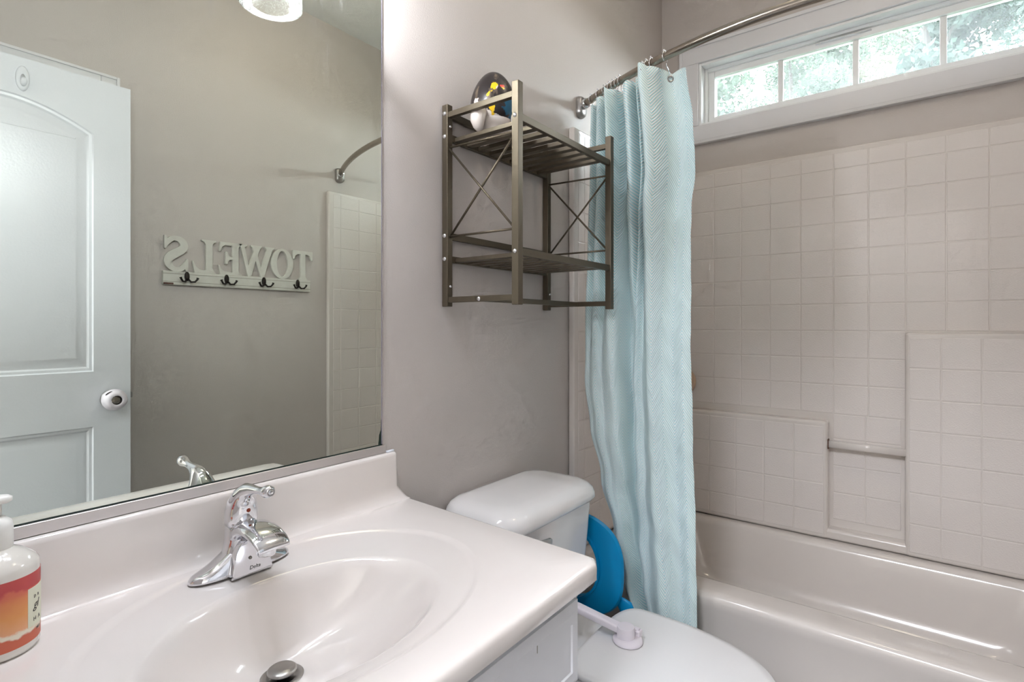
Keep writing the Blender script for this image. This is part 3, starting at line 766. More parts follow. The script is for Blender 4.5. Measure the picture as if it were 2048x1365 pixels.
pm_ = obj('pump_collar', MB().lathe([(.0148, .131), (.0160, .133), (.0160, .158), (.0145, .166), (.008, .172), (.006, .173)], (BX, BY, CZ), 'z', 36), 'pump', so, smooth=True)
obj('pump_stem', MB().lathe([(.0048, .170), (.0048, .190)], (BX, BY, CZ), 'z', 16), 'pump', pm_, smooth=True)
obj('pump_head', MB().loft([((BX+.014, BY-.004, CZ+.194), (.001, .003, 0), (0, 0, .003)), ((BX+.010, BY-.003, CZ+.194), (.002, .0075, 0), (0, 0, .0055)), ((BX, BY, CZ+.194), (.0025, .009, 0), (0, 0, .0065)), ((BX-.02, BY-.004, CZ+.193), (.002, .006, 0), (0, 0, .005)), ((BX-.034, BY-.007, CZ+.187), (.002, .005, 0), (0, 0, .004))], 16), 'pump', so, smooth=True)

# ------------------------------------------------------------------ wall shelf
SX0, SX1, SYF, SYB = 1.026, 1.506, -.247, -.0125
P = .020
ws = thing('wall_shelf', 'two-tier pewter metal wall shelf with crossed side braces above the toilet', 'shelf', ((SX0+SX1)/2+.01, -.13, 1.249))
ZT, ZBOT = 1.788, 1.249
mb = None
xa, xb = SX0+.0, SX1+.0
def post(x, y): return obj('post', MB().box(x, x+P, y-P/2, y+P/2, ZBOT, ZT), 'bronze', ws, bev=.0015)
posts = [post(x, y) for x in (xa, xb) for y in (SYB, SYF)]
def railx(y, z, nm, hh=.016, ww=.012): return obj(nm, MB().box(xa+P-.001, xb+.001, y-ww/2, y+ww/2, z-hh/2, z+hh/2), 'bronze', ws, bev=.001)
def raily(x, z, nm, hh=.014, ww=.014): return obj(nm, MB().box(x+P/2-ww/2, x+P/2+ww/2, SYF+P/2-.001, SYB-P/2+.001, z-hh/2, z+hh/2), 'bronze', ws, bev=.001)
railx(SYB, 1.764, 'guard_rail', .018); railx(SYB, 1.438, 'guard_rail', .018)
for z in (1.703, 1.376):
    railx(SYB, z, 'back_rail', .018); railx(SYF, z+.002, 'front_rail', .018)
for x in (xa, xb):
    raily(x, 1.760, 'side_rail', .015); raily(x, 1.267, 'lower_side_rail', .015)
obj('towel_bar', MB().box(xa+P/2, xb+P/2, -.137, -.123, 1.2600, 1.2740), 'bronze', ws, bev=.001)
s0 = None
for z in (1.702, 1.375):
    for i in range(9):
        x = 1.060+.0484*i
        b = MB().box(x, x+.021, SYF-.001, SYB+.001, z-.0055, z+.0055)
        if s0 is None: s0 = obj('slat', b, 'bronze', ws, bev=.001)
        else: copy_part(s0, ws, (x+.0105, (SYF+SYB)/2, z-.0055))
for x in (xa, xb):
    xm = x+P/2; yf, yb = SYF+P/2-.002, SYB-P/2+.002
    obj('brace_rod', MB().tube([(xm, yb, 1.674), (xm, yf, 1.668)], .003, 8), 'bronze', ws, smooth=True)
    obj('brace_rod', MB().tube([(xm, yb, 1.436), (xm, yf, 1.434)], .003, 8), 'bronze', ws, smooth=True)
    obj('cross_brace', MB().tube([(xm-.001, yb, 1.671), (xm-.001, yf, 1.436)], .003, 8), 'bronze', ws, smooth=True)
    obj('cross_brace', MB().tube([(xm+.003, yb, 1.436), (xm+.003, yf, 1.666)], .003, 8), 'bronze', ws, smooth=True)
def screw(p, ax, r=.0062): 
    return obj('bolt', MB().lathe([(r, 0), (r*.95, .0018), (r*.7, .0038), (r*.3, .0048)], p, ax, 14), 'chrome', ws, smooth=True)
for z in (1.764, 1.703, 1.438, 1.376): screw((xa+.0005, SYB, z), '-x')
for z in (1.705, 1.378): screw((xa+.0005, SYF, z), '-x')
screw((xa+.0035, -.130, 1.267), '-x')
for z in (1.729, 1.303):
    screw((xa+P/2, SYB-P/2, z), '-y', .0045); screw((xb+P/2, SYB-P/2, z), '-y', .0045)

# ------------------------------------------------------------------ painted egg on clawed feet
EX, EY, EZ = 1.127, -.098, 1.7075
eg = thing('painted_egg', 'black painted ceramic egg with yellow splashes on white feet atop the wall shelf', 'figurine', (EX, EY, EZ))
prof = []
for i in range(25):
    t = i/24; h = -.062+.178*t-.0
    a = PI*t
    r = .0615*math.sin(a)**.9*(1+.22*math.cos(a)) if 0 < t < 1 else .0005
    prof.append((max(r, .0005), .020+.157*(1-math.cos(a))/2))
obj('egg', MB().lathe(prof, (EX, EY, EZ), 'z', 40), 'egg', eg, smooth=True)
obj('foot_ring', MB().lathe([(.034, 0), (.040, .002), (.040, .014), (.043, .026), (.052, .042), (.050, .046), (.03, .03)], (EX, EY, EZ), 'z', 36), 'egg_white', eg, smooth=True)
for a, s in ((PI*1.02, 1.), (PI*1.62, 1.), (PI*.33, 1.)):
    dx, dy = math.cos(a), math.sin(a)
    pts = [(EX+dx*r_, EY+dy*r_, EZ+z_) for r_, z_ in ((.046, .060), (.060, .055), (.069, .042), (.071, .026), (.067, .012), (.060, .003), (.057, .0005))]
    obj('clawed_foot', MB().tube(pts, [.008, .019, .021, .019, .014, .008, .003], 14), 'egg_white', eg, smooth=True)
    nx, ny = -dy, dx
    
# ------------------------------------------------------------------ toilet
TX = 1.214
tl = thing('toilet', 'white ceramic toilet with its seat lid closed beside the vanity', 'toilet', (TX, -.36, 0))
def tankring(hw, y0, y1, r, z): return rrect(TX-hw, TX+hw, y0, y1, r, z, 8)
obj('tank', MB().rings([tankring(.150, -.205, -.035, .05, .365), tankring(.172, -.222, -.030, .05, .385), tankring(.190, -.236, -.025, .045, .45), tankring(.203, -.243, -.022, .04, .60), tankring(.207, -.247, -.020, .038, .688)]), 'china', tl, angle=50)
obj('tank_lid', MB().rings([tankring(.205, -.245, -.020, .04, .684), tankring(.222, -.260, -.012, .07, .688), tankring(.228, -.267, -.008, .075, .698), tankring(.227, -.266, -.009, .075, .710), tankring(.222, -.261, -.012, .072, .723), tankring(.211, -.250, -.018, .068, .734), tankring(.194, -.233, -.028, .06, .741), tankring(.165, -.205, -.045, .05, .7445), tankring(.10, -.16, -.08, .03, .746)]), 'china', tl, angle=50)
fl_ = obj('flush_lever', MB().loft([((TX-.150, -.2470, .655), (.012, 0, 0), (0, 0, .012)), ((TX-.150, -.262, .655), (.012, 0, 0), (0, 0, .012)), ((TX-.150, -.266, .655), (.008, 0, 0), (0, 0, .008))], 20), 'satin', tl, smooth=True)
obj('lever_arm', MB().loft([((TX-.158, -.268, .655), (0, .004, 0), (0, 0, .010)), ((TX-.110, -.270, .652), (0, .004, 0), (0, 0, .010)), ((TX-.072, -.272, .647), (0, .005, 0), (0, 0, .011)), ((TX-.066, -.272, .647), (0, .003, 0), (0, 0, .007))], 16, 3), 'satin', fl_, smooth=True)
def seatring(sc, z, yb=-.362, L=.425, hw=.176, off=0.):
    """D-shaped outline: straight back, tapering egg front"""
    pts = []
    n = 56
    for k in range(n):
        a = 2*PI*k/n; c_, s_ = math.cos(a), math.sin(a)
        x = hw*math.copysign(abs(c_)**(.86 if s_ < 0 else .52), c_); 
        if s_ >= 0: y = .13*math.copysign(abs(s_)**.30, s_); 
        else: y = -(L-.13)*abs(s_)**.92
        x *= 1.0 if s_ < 0 else 1-.10*abs(s_)**1.5
        pts.append((TX+x*sc, (yb-.13)+y*sc+off, z))
    return pts
bowlr = lambda sc, z, hw=.176: seatring(sc, z, -.36, .42, hw)
obj('bowl', MB().rings([bowlr(.62, 0), bowlr(.62, .05), bowlr(.60, .14), bowlr(.72, .22), bowlr(.90, .31), bowlr(.98, .36), bowlr(.985, .382), bowlr(.96, .388)]), 'china', tl, angle=60)
obj('bowl_neck', MB().rings([rrect(TX-.11, TX+.11, -.42, -.05, .05, z, 6) for z in (0, .2)]+[rrect(TX-.15, TX+.15, -.44, -.045, .05, z, 6) for z in (.33, .372)]), 'china', tl, angle=60)
st = obj('seat_ring', MB().rings([seatring(.97, .3885), seatring(.99, .391), seatring(.99, .399), seatring(.97, .4025)]), 'seat', tl, angle=50)
ld = obj('seat_lid', MB().rings([seatring(.985, .404), seatring(1.0, .407), seatring(1.003, .412), seatring(.998, .417), seatring(.98, .4205), seatring(.9, .4215), seatring(.5, .4215)]), 'seat', tl, angle=60)
for sx in (-.075, .075):
    obj('hinge', MB().loft([((TX+sx-.02, -.372, .400), (0, .010, 0), (0, 0, .011)), ((TX+sx+.02, -.372, .400), (0, .010, 0), (0, 0, .011))], 14), 'seat', tl, smooth=True)

# lid lock
LX, LY, LZ = 1.219, -.449, .4216
lk = thing('toilet_lid_lock', 'white plastic child lock strapped over the closed toilet lid', 'child lock', (LX, LY, LZ))
obj('pad', MB().lathe([(.034, 0), (.0365, .002), (.0365, .006), (.033, .011), (.02, .013)], (LX, LY, LZ), 'z', 36), 'lock', lk, smooth=True)
obj('pivot', MB().lathe([(.022, .010), (.022, .034), (.0205, .037), (.012, .038)], (LX-.002, LY+.004, LZ), 'z', 32), 'lock', lk, angle=40)
obj('catch', MB().box(LX+.014, LX+.034, LY-.024, LY-.004, LZ+.006, LZ+.024), 'lock', lk, bev=.003, seg=3)
obj('release_tab', MB().box(LX+.019, LX+.029, LY-.020, LY-.006, LZ+.023, LZ+.0275), 'lock', lk, bev=.0015)
obj('arm', MB().loft([((LX-.002, LY+.01, LZ+.026), (.0135, 0, 0), (0, 0, .0095)), ((LX-.001, -.36, LZ+.033), (.0135, 0, 0), (0, 0, .0095)), ((LX, -.31, LZ+.038), (.0135, 0, 0), (0, 0, .0095)), ((LX, -.262, LZ+.040), (.0135, 0, 0), (0, 0, .0095))], 20, 4), 'lock', lk, angle=40)
obj('tank_mount', MB().box(LX-.025, LX+.025, -.266, -.2405, LZ+.010, LZ+.060), 'lock', lk, bev=.004, seg=3)

# blue toddler seat hung on the far side of the tank
px0 = TX+.222
ps = thing('toddler_toilet_seat', 'blue plastic toddler toilet seat hanging beside the toilet tank', 'potty seat', (px0+.03, -.15, .31))
def pring(a, b, x, n=64, pw=2.7):
    out = []
    for k in range(n):
        t = 2*PI*k/n; c_, s_ = math.cos(t), math.sin(t)
        out.append((x, -.125+a*math.copysign(abs(c_)**(2/pw), c_), .462+b*math.copysign(abs(s_)**(2/pw), s_)))
    return out
A0 = [(.196, .156, px0+.012, 2.7), (.200, .160, px0+.020, 2.7), (.198, .158, px0+.026, 2.7), (.176, .140, px0+.030, 2.5), (.166, .132, px0+.034, 2.4), (.160, .128, px0+.050, 2.3), (.150, .124, px0+.054, 2.2), (.128, .117, px0+.046, 2.1), (.122, .114, px0+.034, 2.1), (.120, .112, px0+.018, 2.1), (.126, .116, px0+.010, 2.1)]
obj('ring', MB().rings([pring(a, b, x, 64, p_) for a, b, x, p_ in A0], closed=True), 'blue', ps, angle=35)
obj('rear_rim', MB().rings([pring(a, b, x, 64, 2.1) for a, b, x in ((.128, .120, px0+.014), (.128, .120, px0+.001), (.121, .113, px0+.001), (.121, .113, px0+.014))], closed=True), 'blue', ps, angle=35)
obj('handle_tab', MB().loft([((px0+.030, -.300, .368), (.006, 0, 0), (0, .012, .024)), ((px0+.034, -.325, .362), (.006, 0, 0), (0, .006, .024)), ((px0+.036, -.343, .358), (.006, 0, 0), (0, .003, .021)), ((px0+.037, -.349, .356), (.003, 0, 0), (0, .001, .008))], 20, 3), 'blue', ps, smooth=True)
for a in (1.05, -1.0, 2.2, -2.2):
    yy, zz_ = -.125-.172*math.cos(a), .462+.146*math.sin(a)
    obj('rubber_pad', MB().loft([((px0+.022, yy, zz_), (0, .012, 0), (0, 0, .006)), ((px0+.031, yy, zz_), (0, .010, 0), (0, 0, .005))], 12, 3), 'bluer', ps, smooth=True)
obj('hanging_hook', MB().tube([(px0-.006, -.125, .59), (px0+.002, -.125, .600), (px0+.013, -.125, .584)], .005, 8).box(px0-.012, px0-.004, -.145, -.105, .56, .61), 'lock', ps)

# ------------------------------------------------------------------ shower rod, hooks, curtain
RZ = 2.020
def rodx(y): return 1.527+.222*min(1., abs((y+.762)/.742))**1.9
ry = [-.030-(W-.06)*i/60 for i in range(61)]
rd = thing('shower_rod', 'curved brushed nickel shower curtain rod spanning the tub', 'curtain rod', (1.60, -.762, RZ))
obj('bar', MB().tube([(rodx(y), y, RZ) for y in ry], .0125, 16), 'rod', rd, smooth=True)
for sgn, yb in ((-1, -.0), (1, -W)):
    fr = []
    for h, sc in ((0, 1), (.008, 1.0), (.016, .93), (.020, .8)):
        fr.append([(1.754+p[0]*sc, yb+sgn*h, RZ-.004+p[1]*sc) for p in rrect(-.026, .026, -.040, .040, .022, 0, 6)])
    fo = obj('flange', MB().rings(fr), 'satin', rd, angle=50)
    y0 = yb+sgn*.018; y1 = yb+sgn*.042
    obj('socket', MB().tube([(1.752, y0, RZ), (rodx(y1), y1, RZ)], .0175, 18), 'chrome', fo, smooth=True)

YL = [(.10, -.335), (.26, -.290), (.38, -.252), (.534, -.203), (.692, -.152), (.856, -.106), (1.03, -.082), (1.46, -.074), (1.9, -.062)]
YR = [(.10, -.498), (.297, -.493), (.53, -.487), (.83, -.478), (1.13, -.471), (1.55, -.469), (1.68, -.482), (1.8, -.476), (1.99, -.452)]
FT = [(0, -.030), (.03, .002), (.075, .014), (.12, -.026), (.165, .024), (.21, .012), (.245, -.030), (.285, .020), (.325, .040), (.36, .010), (.395, -.025), (.435, -.035), (.47, .012), (.53, .020), (.57, -.032), (.61, .014), (.645, -.030), (.685, .036), (.73, .052), (.78, .030), (.83, -.012), (.88, -.030), (.94, -.034), (1., -.028)]
FM = [(0, -.050), (.035, -.012), (.07, .006), (.11, .010), (.16, .022), (.21, .026), (.25, .024), (.30, .034), (.345, .044), (.38, .048), (.415, .038), (.437, -.028), (.455, -.042), (.480, -.036), (.495, -.012), (.525, -.002), (.57, -.012), (.62, .006), (.67, .030), (.72, .028), (.79, .008), (.86, .004), (.94, .016), (1., .004)]
FB = [(0, -.040), (.02, -.012), (.04, .008), (.06, .016), (.08, .022), (.10, .024), (.115, .020), (.13, .006), (.145, -.020), (.16, -.045), (.18, -.052), (.205, -.050), (.225, -.03), (.25, -.004), (.30, .006), (.36, .004), (.43, .014), (.50, .028), (.57, .034), (.65, .024), (.74, .010), (.83, .006), (.92, .014), (1., .006)]
NS, NZ = 231, 90
ZB, ZTOP = .10, 1.993
def crom(tab, s):
    n = len(tab)-1; q = s*n; i = min(int(q), n-1); t = q-i
    g = lambda k: tab[max(0, min(n, k))]
    out = []
    for c_ in (0, 1):
        p0, p1, p2, p3 = g(i-1)[c_], g(i)[c_], g(i+1)[c_], g(i+2)[c_]
        out.append(.5*((2*p1)+(-p0+p2)*t+(2*p0-5*p1+4*p2-p3)*t*t+(-p0+3*p1-3*p2+p3)*t**3))
    return out
def curtain_pt(s, z):
    yl, yr = interp(YL, z), interp(YR, z)
    a = crom(FT, s); b = crom(FM, s); c_ = crom(FB, s)
    wm = sstep(1.95, 1.05, z) if False else 1-sstep(.95, 1.75, z)
    wb = 1-sstep(.25, 1.0, z)
    f = a[0]+(b[0]-a[0])*wm; d = a[1]+(b[1]-a[1])*wm
    f += (c_[0]-f)*wb; d += (c_[1]-d)*wb
    y = yl+(yr-yl)*f
    xt = rodx(y); k = sstep(.9, 2.0, z)
    xbase = (1.612-.012*(1-sstep(.2, .6, z)))*(1-k)+xt*k
    # fabric creases
    d += .0022*math.sin(z*21+s*9)*(1-k*.5)+.0016*math.sin(z*57+s*31)*sstep(.45, .9, s)
    return Vector((xbase-max(d, -.040)*(1.12+.55*k), y, z))
mb = MB(); mb.uv = []
grid = []
ua = [0.]
zmid = 1.2
for i in range(1, NS): ua.append(ua[-1]+(curtain_pt(i/(NS-1), zmid)-curtain_pt((i-1)/(NS-1), zmid)).length)
for j_ in range(NZ+1):
    z = ZB+(ZTOP-ZB)*j_/NZ
    for i in range(NS):
        s = i/(NS-1); p = curtain_pt(s, z)
        if j_ >= NZ-3:      # scalloped top between the hooks
            p.z -= (j_-(NZ-3))/3*.010*(1-abs(math.sin(s*PI*11)))
        mb.v.append(tuple(p)); mb.uv.append((ua[i], z))
for j_ in range(NZ):
    for i in range(NS-1):
        a = j_*NS+i; mb.f.append((a, a+1, a+NS+1, a+NS))
cu = thing('shower_curtain', 'aqua herringbone shower curtain gathered at one end of the rod', 'shower curtain', (1.62, -.28, ZB))
obj('cloth', mb, 'curtain', cu, smooth=True, solid=.0012)
hk = []
for s in (.03, .13, .21, .25, .29, .34, .39, .44, .70, .745, .79, .90):
    p = curtain_pt(s, ZTOP-.022); hk.append((s, p))
for k, (s, p) in enumerate(hk):
    y = p.y; xr_ = rodx(y)
    h = thing('curtain_hook', 'wire shower curtain hook on the curved rod', 'curtain hook', (xr_, y, RZ-.05), 'wire hooks holding the shower curtain')
    if k == 0: h['label'] = 'wire shower curtain hook next to the wall flange of the rod'
    if k == len(hk)-1: h['label'] = 'wire shower curtain hook at the loose edge of the curtain, above its eyelet'
    pts = []
    for i in range(13):
        a = -PI*.35+PI*1.7*i/12
        pts.append((xr_+.0165*math.cos(a)*-1, y+.002*math.sin(i), RZ+.0165*math.sin(a)))
    pts2 = pts+[(xr_+.012, y, RZ-.024), (p.x+.006, y, RZ-.040), (p.x+.001, y, p.z-.004), (p.x-.004, y, p.z)]
    obj('wire', MB().tube(pts2, .0014, 6), 'chrome', h, smooth=True)
    for i in range(3):
        c_ = Vector((xr_+(-.008+.008*i), y, RZ+.0165))
        obj('roller', MB().lathe([(.0008, -.003), (.0026, -.0018), (.0032, 0), (.0026, .0018), (.0008, .003)], c_, 'z', 10), 'chrome', h, smooth=True)
p = curtain_pt(.90, ZTOP-.026)
nrm = (curtain_pt(.91, ZTOP-.026)-curtain_pt(.89, ZTOP-.026)).normalized().cross(Vector((0, 0, 1))).normalized()
if nrm.x > 0: nrm = -nrm
g_ = []
e1 = Vector((0, 0, 1)); e2 = nrm.cross(e1)
for rr_, off in ((.0060, .001), (.0075, .0028), (.0095, .0028), (.0110, .001)):
    g_.append([p+nrm*off+(e1*math.cos(2*PI*k/20)+e2*math.sin(2*PI*k/20))*rr_ for k in range(20)])
obj('grommet', MB().rings(g_, closed=True), 'satin', cu, smooth=True)

# ------------------------------------------------------------------ door leaf standing open along the opposite wall
DF = -1.330
dx0, dx1, dz0, dz1 = .022, .722, .012, 2.077
dl = thing('door_1', None, None, ((dx0+dx1)/2, DF-.02, 0), kind='structure')
ux0, ux1 = dx0+.112, dx1-.112
def archpts(x0, x1, zb, zs, rise, n=18):
    pts = [(x0, zb), (x1, zb), (x1, zs)]
    for i in range(1, n):
        t = i/n; x = x1+(x0-x1)*t; pts.append((x, zs+rise*math.sin(PI*t)**.9))
    return pts+[(x0, zs)]
up_o = archpts(ux0, ux1, 1.034, 1.880, .075)
lo_o = [(ux0, .23), (ux1, .23), (ux1, .838), (ux0, .838)]
outer = [(dx0, dz0), (dx1, dz0), (dx1, dz1), (dx0, dz1)]
v, f = flat([outer, up_o, lo_o], .012)
obj('stile_frame', MB().add([(a, DF-.012+c_, b) for a, b, c_ in v], f), 'door', dl)
obj('core', MB().box(dx0, dx1, DF-.036, DF-.012, dz0, dz1), 'door', dl)
def shrink(pts, d):
    n = len(pts); out = []
    for i in range(n):
        a, b, c_ = Vector(pts[i-1]), Vector(pts[i]), Vector(pts[(i+1) % n])
        t1, t2 = (b-a).normalized(), (c_-b).normalized()
        n1, n2 = Vector((-t1.y, t1.x)), Vector((-t2.y, t2.x)); nn = (n1+n2).normalized()
        out.append(tuple(b+nn*(d/max(.5, nn.dot(n1)))))
    return out
def raised(nm, pts):
    steps = [(0, 0), (.004, -.005), (.012, -.006), (.018, -.011), (.026, -.011), (.046, -.004), (.052, -.0035)]
    R_ = [[(x, DF+d, z) for x, z in shrink(pts, o_)] for o_, d in steps]
    return obj(nm, MB().rings(R_, cap0=False), 'door', dl, angle=25)
raised('upper_panel', up_o); raised('lower_panel', lo_o)
kx, kz = .662, .931
kn = obj('knob_rose', MB().lathe([(.034, 0), (.034, .004), (.030, .010), (.014, .014), (.012, .024)], (kx, DF, kz), 'y', 32), 'satin', dl, smooth=True)
obj('knob', MB().lathe([(.012, .02), (.020, .028), (.024, .04), (.022, .052), (.012, .0575), (.004, .058)], (kx, DF, kz), 'y', 28), 'rod', dl, smooth=True)
kc = obj('knob_cover', MB().lathe([(.030, .012), (.036, .022), (.038, .036), (.035, .050), (.027, .060), (.0175, .064), (.0165, .062)], (kx, DF, kz), 'y', 36, False, False), 'lock', dl, smooth=True, solid=.0015)
obj('grip_slot', MB().loft([((kx-.020, DF+.050, kz+.026), (.011, 0, .006), (-.003, .004, .004)), ((kx-.0205, DF+.0515, kz+.0268), (.010, 0, .0055), (-.0025, .0035, .0035))], 14), 'dark', kc, smooth=True)
obj('latch', MB().box(dx1, dx1+.010, DF-.026, DF-.010, kz-.002, kz+.018), 'satin', dl, bev=.002)
for z in (.25, 1.05, 1.85):
    obj('hinge', MB().lathe([(.006, 0), (.006, .09)], (dx0-.006, DF-.034, z), 'z', 12), 'satin', dl, smooth=True)
ah = thing('adhesive_hook', 'white oval adhesive hook stuck high on the open door', 'hook', (.420, DF, 1.965))
obj('plate', MB().loft([((.420, DF, 2.008), (.018, 0, 0), (0, 0, .041)), ((.420, DF+.006, 2.008), (.017, 0, 0), (0, 0, .040)), ((.420, DF+.009, 2.008), (.012, 0, 0), (0, 0, .034))], 32), 'door', ah, smooth=True)
obj('peg', MB().loft([((.420, DF+.007, 2.006), (.007, 0, 0), (0, 0, .018)), ((.420, DF+.016, 1.992), (.008, 0, 0), (0, .004, .012)), ((.420, DF+.024, 1.994), (.008, 0, 0), (0, .002, .012)), ((.420, DF+.027, 1.998), (.005, 0, 0), (0, 0, .006))], 18), 'door', ah, smooth=True)

# ------------------------------------------------------------------ TOWELS sign with hooks on the opposite wall
SXA, SXB = .892, 1.572        # board ends
SBZ = 1.371; BH = .058
YB_ = -W
ts = thing('towel_sign', 'white wooden TOWELS letter sign with four dark coat hooks on the wall', 'towel rack', ((SXA+SXB)/2, YB_, SBZ))
bd = obj('board', MB().box(SXA, SXB, YB_, YB_+.016, SBZ, SBZ+BH), 'sign', ts, bev=.002)
for z in (SBZ+.013, SBZ+BH-.011):
    obj('groove', MB().box(SXA, SXB, YB_+.0155, YB_+.0164, z-.0009, z+.0009), 'line', bd)
obj('bare_chip', MB().box(SXA+.002, SXA+.040, YB_+.0155, YB_+.0166, SBZ+.001, SBZ+.0085), 'worn', bd)
# letters drawn reading left to right for someone facing the wall (towards smaller x)
LH = .150
def ellp(cx, cz, a, b, n=40): return [(cx+a*math.cos(2*PI*i/n), cz+b*math.sin(2*PI*i/n)) for i in range(n)]
def serif_bar(x, w_, h0, h1, sw, sh=.010):
    """vertical stem with bracketed serifs"""
    return [(x-sw, h0), (x+sw, h0), (x+sw, h0+sh*.6), (x+w_+.006, h0+sh*1.2), (x+w_, h0+sh*2.2), (x+w_, h1-sh*2.2), (x+w_+.006, h1-sh*1.2), (x+sw, h1-sh*.6), (x+sw, h1), (x-sw, h1), (x-sw, h1-sh*.6), (x-w_-.006, h1-sh*1.2), (x-w_, h1-sh*2.2), (x-w_, h0+sh*2.2), (x-w_-.006, h0+sh*1.2), (x-sw, h0+sh*.6)]
H_ = LH
LT = [[(-.022, 0), (.022, 0), (.022, .006), (.0165, .012), (.013, .020), (.013, H_-.017), (.024, H_-.017), (.036, H_-.024), (.043, H_-.044), (.050, H_-.044), (.050, H_), (-.050, H_), (-.050, H_-.044), (-.043, H_-.044), (-.036, H_-.024), (-.024, H_-.017), (-.013, H_-.017), (-.013, .020), (-.0165, .012), (-.022, .006)]]
LO = [ellp(0, H_/2, .053, H_/2), ellp(0, H_/2, .026, H_/2-.012)]
LL = [[(-.040, 0), (.040, 0), (.049, .052), (.044, .052), (.034, .028), (.022, .017), (.008, .014), (-.002, .016), (-.002, H_-.022), (.004, H_-.011), (.014, H_-.006), (.014, H_), (-.042, H_), (-.042, H_-.006), (-.034, H_-.011), (-.028, H_-.022), (-.028, .022), (-.034, .011), (-.040, .006)]]
LE = [[(-.046, 0), (.042, 0), (.050, .044), (.045, .044), (.036, .024), (.024, .015), (-.006, .014), (-.006, .072), (.004, .070), (.010, .062), (.013, .050), (.022, .050), (.022, .106), (.013, .106), (.010, .094), (.004, .086), (-.006, .084), (-.006, H_-.014), (.022, H_-.014), (.034, H_-.023), (.041, H_-.042), (.047, H_-.042), (.043, H_), (-.046, H_), (-.046, H_-.006), (-.038, H_-.011), (-.032, H_-.022), (-.032, .022), (-.038, .011), (-.046, .006)]]
LW = [[(-.030, 0), (-.016, 0), (.006, .076), (.026, 0), (.040, 0), (.070, H_-.016), (.078, H_-.006), (.078, H_), (.044, H_), (.044, H_-.006), (.054, H_-.014), (.037, .052), (.016, .122), (.020, H_-.012), (.028, H_-.006), (.028, H_), (-.022, H_), (-.022, H_-.006), (-.013, H_-.013), (-.002, .104), (-.017, .046), (-.042, H_-.014), (-.034, H_-.006), (-.034, H_), (-.078, H_), (-.078, H_-.006), (-.068, H_-.016)]]
def strokeS():
    cl = [(.036, .112, .006), (.030, .126, .010), (.018, .138, .0105), (.002, .1415, .010), (-.016, .136, .0125), (-.028, .122, .0145), (-.029, .106, .0155), (-.018, .092, .0165), (.000, .080, .0175), (.019, .067, .0175), (.030, .052, .0165), (.031, .035, .0145), (.022, .019, .012), (.005, .0095, .0098), (-.014, .011, .0105), (-.028, .022, .0105), (-.037, .040, .006)]
    dense = []
    for k in range(len(cl)-1):
        for q in range(4):
            s = (k+q/4)/(len(cl)-1); dense.append(s)
    dense.append(1.)
    def at(s):
        n = len(cl)-1; q = s*n; i = min(int(q), n-1); t = q-i; g = lambda k: cl[max(0, min(n, k))]
        return [.5*((2*g(i)[c_])+(-g(i-1)[c_]+g(i+1)[c_])*t+(2*g(i-1)[c_]-5*g(i)[c_]+4*g(i+1)[c_]-g(i+2)[c_])*t*t+(-g(i-1)[c_]+3*g(i)[c_]-3*g(i+1)[c_]+g(i+2)[c_])*t**3) for c_ in range(3)]
    P_ = [at(s) for s in dense]; Lf, Rt = [], []
    for i, p in enumerate(P_):
        a, b = P_[max(0, i-1)], P_[min(len(P_)-1, i+1)]
        t = Vector((b[0]-a[0], b[1]-a[1])).normalized(); nn = Vector((-t.y, t.x))
        Lf.append((p[0]+nn.x*p[2], p[1]+nn.y*p[2])); Rt.append((p[0]-nn.x*p[2], p[1]-nn.y*p[2]))
    return Lf, Rt
Lf, Rt = strokeS()
LS = [Lf+[(-.046, .050), (-.046, .0)]+Rt[::-1]+[(.040, .100), (.045, .148)]]
letters = [('T', LT, 1.531), ('O', LO, 1.420), ('W', LW, 1.293), ('E', LE, 1.170), ('L', LL, 1.060), ('S', LS, .944)]
for ch, ol, xc in letters:
    if ch == 'S':
        # ribbon of quads with two serif spurs, thickened
        m_ = MB(); n_ = len(Lf); d0, d1 = YB_+.002, YB_+.015
        ringz = []
        for a, b in zip(Lf, Rt):
            ringz.append([(xc-a[0], d0, SBZ+BH-.001+a[1]), (xc-a[0], d1, SBZ+BH-.001+a[1]), (xc-b[0], d1, SBZ+BH-.001+b[1]), (xc-b[0], d0, SBZ+BH-.001+b[1])])
        m_.rings(ringz)
        for tri in ([(.030, .116), (.039, .096), (.046, .096), (.046, .150), (.039, .150), (.034, .138)], [(-.046, .056), (-.039, .056), (-.028, .030), (-.034, .012), (-.040, 0), (-.046, 0)]):
            d1 = YB_+.0155
            k = len(tri); m_.add([(xc-a, d0, SBZ+BH-.001+b) for a, b in tri]+[(xc-a, d1, SBZ+BH-.001+b) for a, b in tri], [tuple(range(k)), tuple(range(2*k-1, k-1, -1))]+[(i, (i+1) % k, (i+1) % k+k, i+k) for i in range(k)])
        obj('letter', m_, 'sign', ts)
    else:
        v, f = flat(ol, .013, .001)
        obj('letter', MB().add([(xc-a*1.10, YB_+.002+c_, SBZ+BH-.001+b) for a, b, c_ in v], f), 'sign', ts)
for hx in (.984, 1.150, 1.324, 1.500):
    zc = SBZ+.034; yf = YB_+.016
    h = obj('coat_hook', MB().loft([((hx, yf, zc+.004), (.010, 0, 0), (0, 0, .021)), ((hx, yf+.006, zc+.004), (.009, 0, 0), (0, 0, .020)), ((hx, yf+.009, zc+.004), (.005, 0, 0), (0, 0, .014))], 20), 'dark', ts, smooth=True)
    for s in (-1, 1):
        obj('prong', MB().tube([(hx+s*.003, yf+.006, zc-.008), (hx+s*.012, yf+.014, zc-.020), (hx+s*.024, yf+.022, zc-.019), (hx+s*.032, yf+.026, zc-.008), (hx+s*.034, yf+.025, zc-.002)], [.0045, .0042, .004, .004, .0058], 8), 'dark', h, smooth=True)

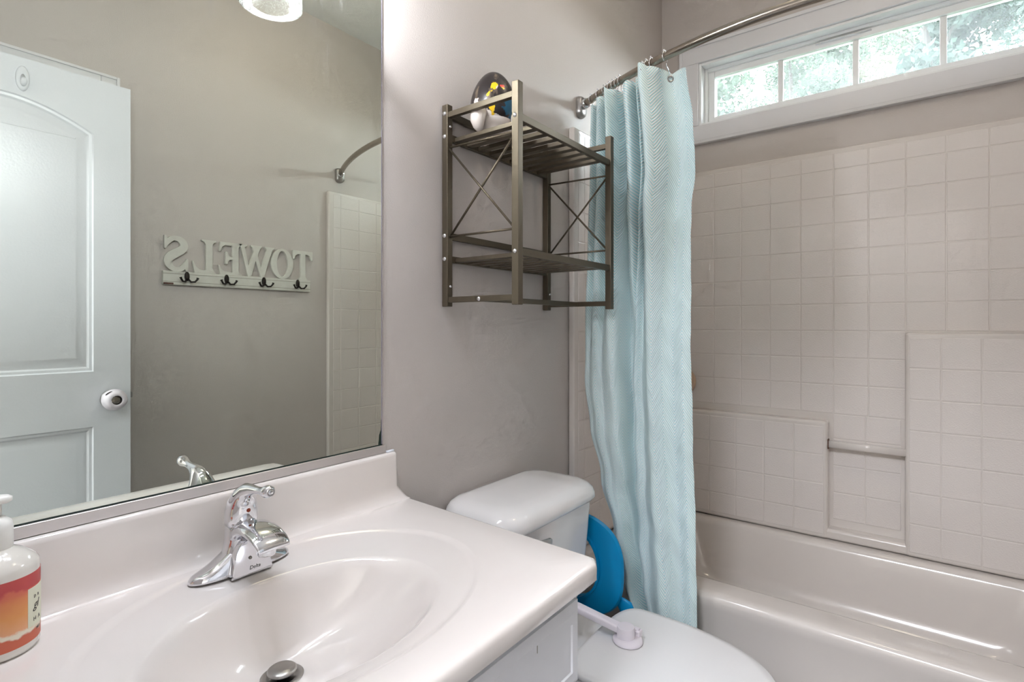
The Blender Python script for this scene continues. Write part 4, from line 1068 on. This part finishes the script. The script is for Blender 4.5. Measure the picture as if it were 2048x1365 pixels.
# ------------------------------------------------------------------ vanity light: bar with three seeded glass shades
vl = thing('vanity_light', 'three-lamp vanity light with clear seeded glass shades above the mirror', 'wall light', (.433, 0, 2.12))
obj('back_plate', MB().box(.14, .726, -.022, 0, 2.115, 2.205), 'rod', vl, bev=.006, seg=3)
for lx in (.250, .433, .616):
    ly = -.130
    obj('arm', MB().tube([(lx, -.018, 2.16), (lx, -.06, 2.165), (lx, -.11, 2.150), (lx, ly, 2.125), (lx, ly, 2.095)], .008, 12), 'rod', vl, smooth=True)
    obj('socket', MB().lathe([(.012, .10), (.030, .092), (.031, .055), (.022, .05), (.018, .03)], (lx, ly, 1.99), 'z', 24), 'rod', vl, smooth=True)
    sh = obj('shade', MB().lathe([(.031, .150), (.040, .142), (.052, .115), (.060, .07), (.0635, .02), (.0640, 0)], (lx, ly, 1.906), 'z', 40, False, False), 'shade', vl, smooth=True, solid=.003)
    obj('bulb', MB().lathe([(.010, .05), (.013, .04), (.022, .022), (.028, .003), (.027, -.010), (.020, -.021), (.008, -.027), (.001, -.028)], (lx, ly, 1.975), 'z', 24), 'bulb', vl, smooth=True)
# unseen fill light added in the hall to brighten the far end
hl = thing('ceiling_light', 'wide round fill light panel added on the hall ceiling outside the bathroom', 'ceiling light', (-1.9, -.95, H-.08))
obj('canopy', MB().lathe([(.50, -.03), (.50, 0)], (-1.9, -.95, H), 'z', 48), 'white', hl, angle=40)
obj('fill_diffuser', MB().lathe([(.485, -.03), (.48, -.042), (.45, -.048), (.001, -.048)], (-1.9, -.95, H), 'z', 48), 'hallfill', hl, angle=40)
# bathroom ceiling lamp
LCX, LCY = 1.42, -.81
cl_ = thing('ceiling_light', 'glowing glass bowl ceiling light over the bathroom floor', 'ceiling light', (LCX, LCY, H-.16))
obj('canopy', MB().lathe([(.075, -.025), (.08, -.012), (.08, 0)], (LCX, LCY, H), 'z', 40), 'rod', cl_, angle=40)
obj('stem', MB().lathe([(.010, -.06), (.010, -.02)], (LCX, LCY, H), 'z', 16), 'rod', cl_, smooth=True)
obj('glass_bowl', MB().lathe([(.098, -.060), (.102, -.066), (.100, -.085), (.090, -.115), (.068, -.140), (.035, -.155), (.001, -.160)], (LCX, LCY, H), 'z', 40), 'ceilbulb', cl_, smooth=True)
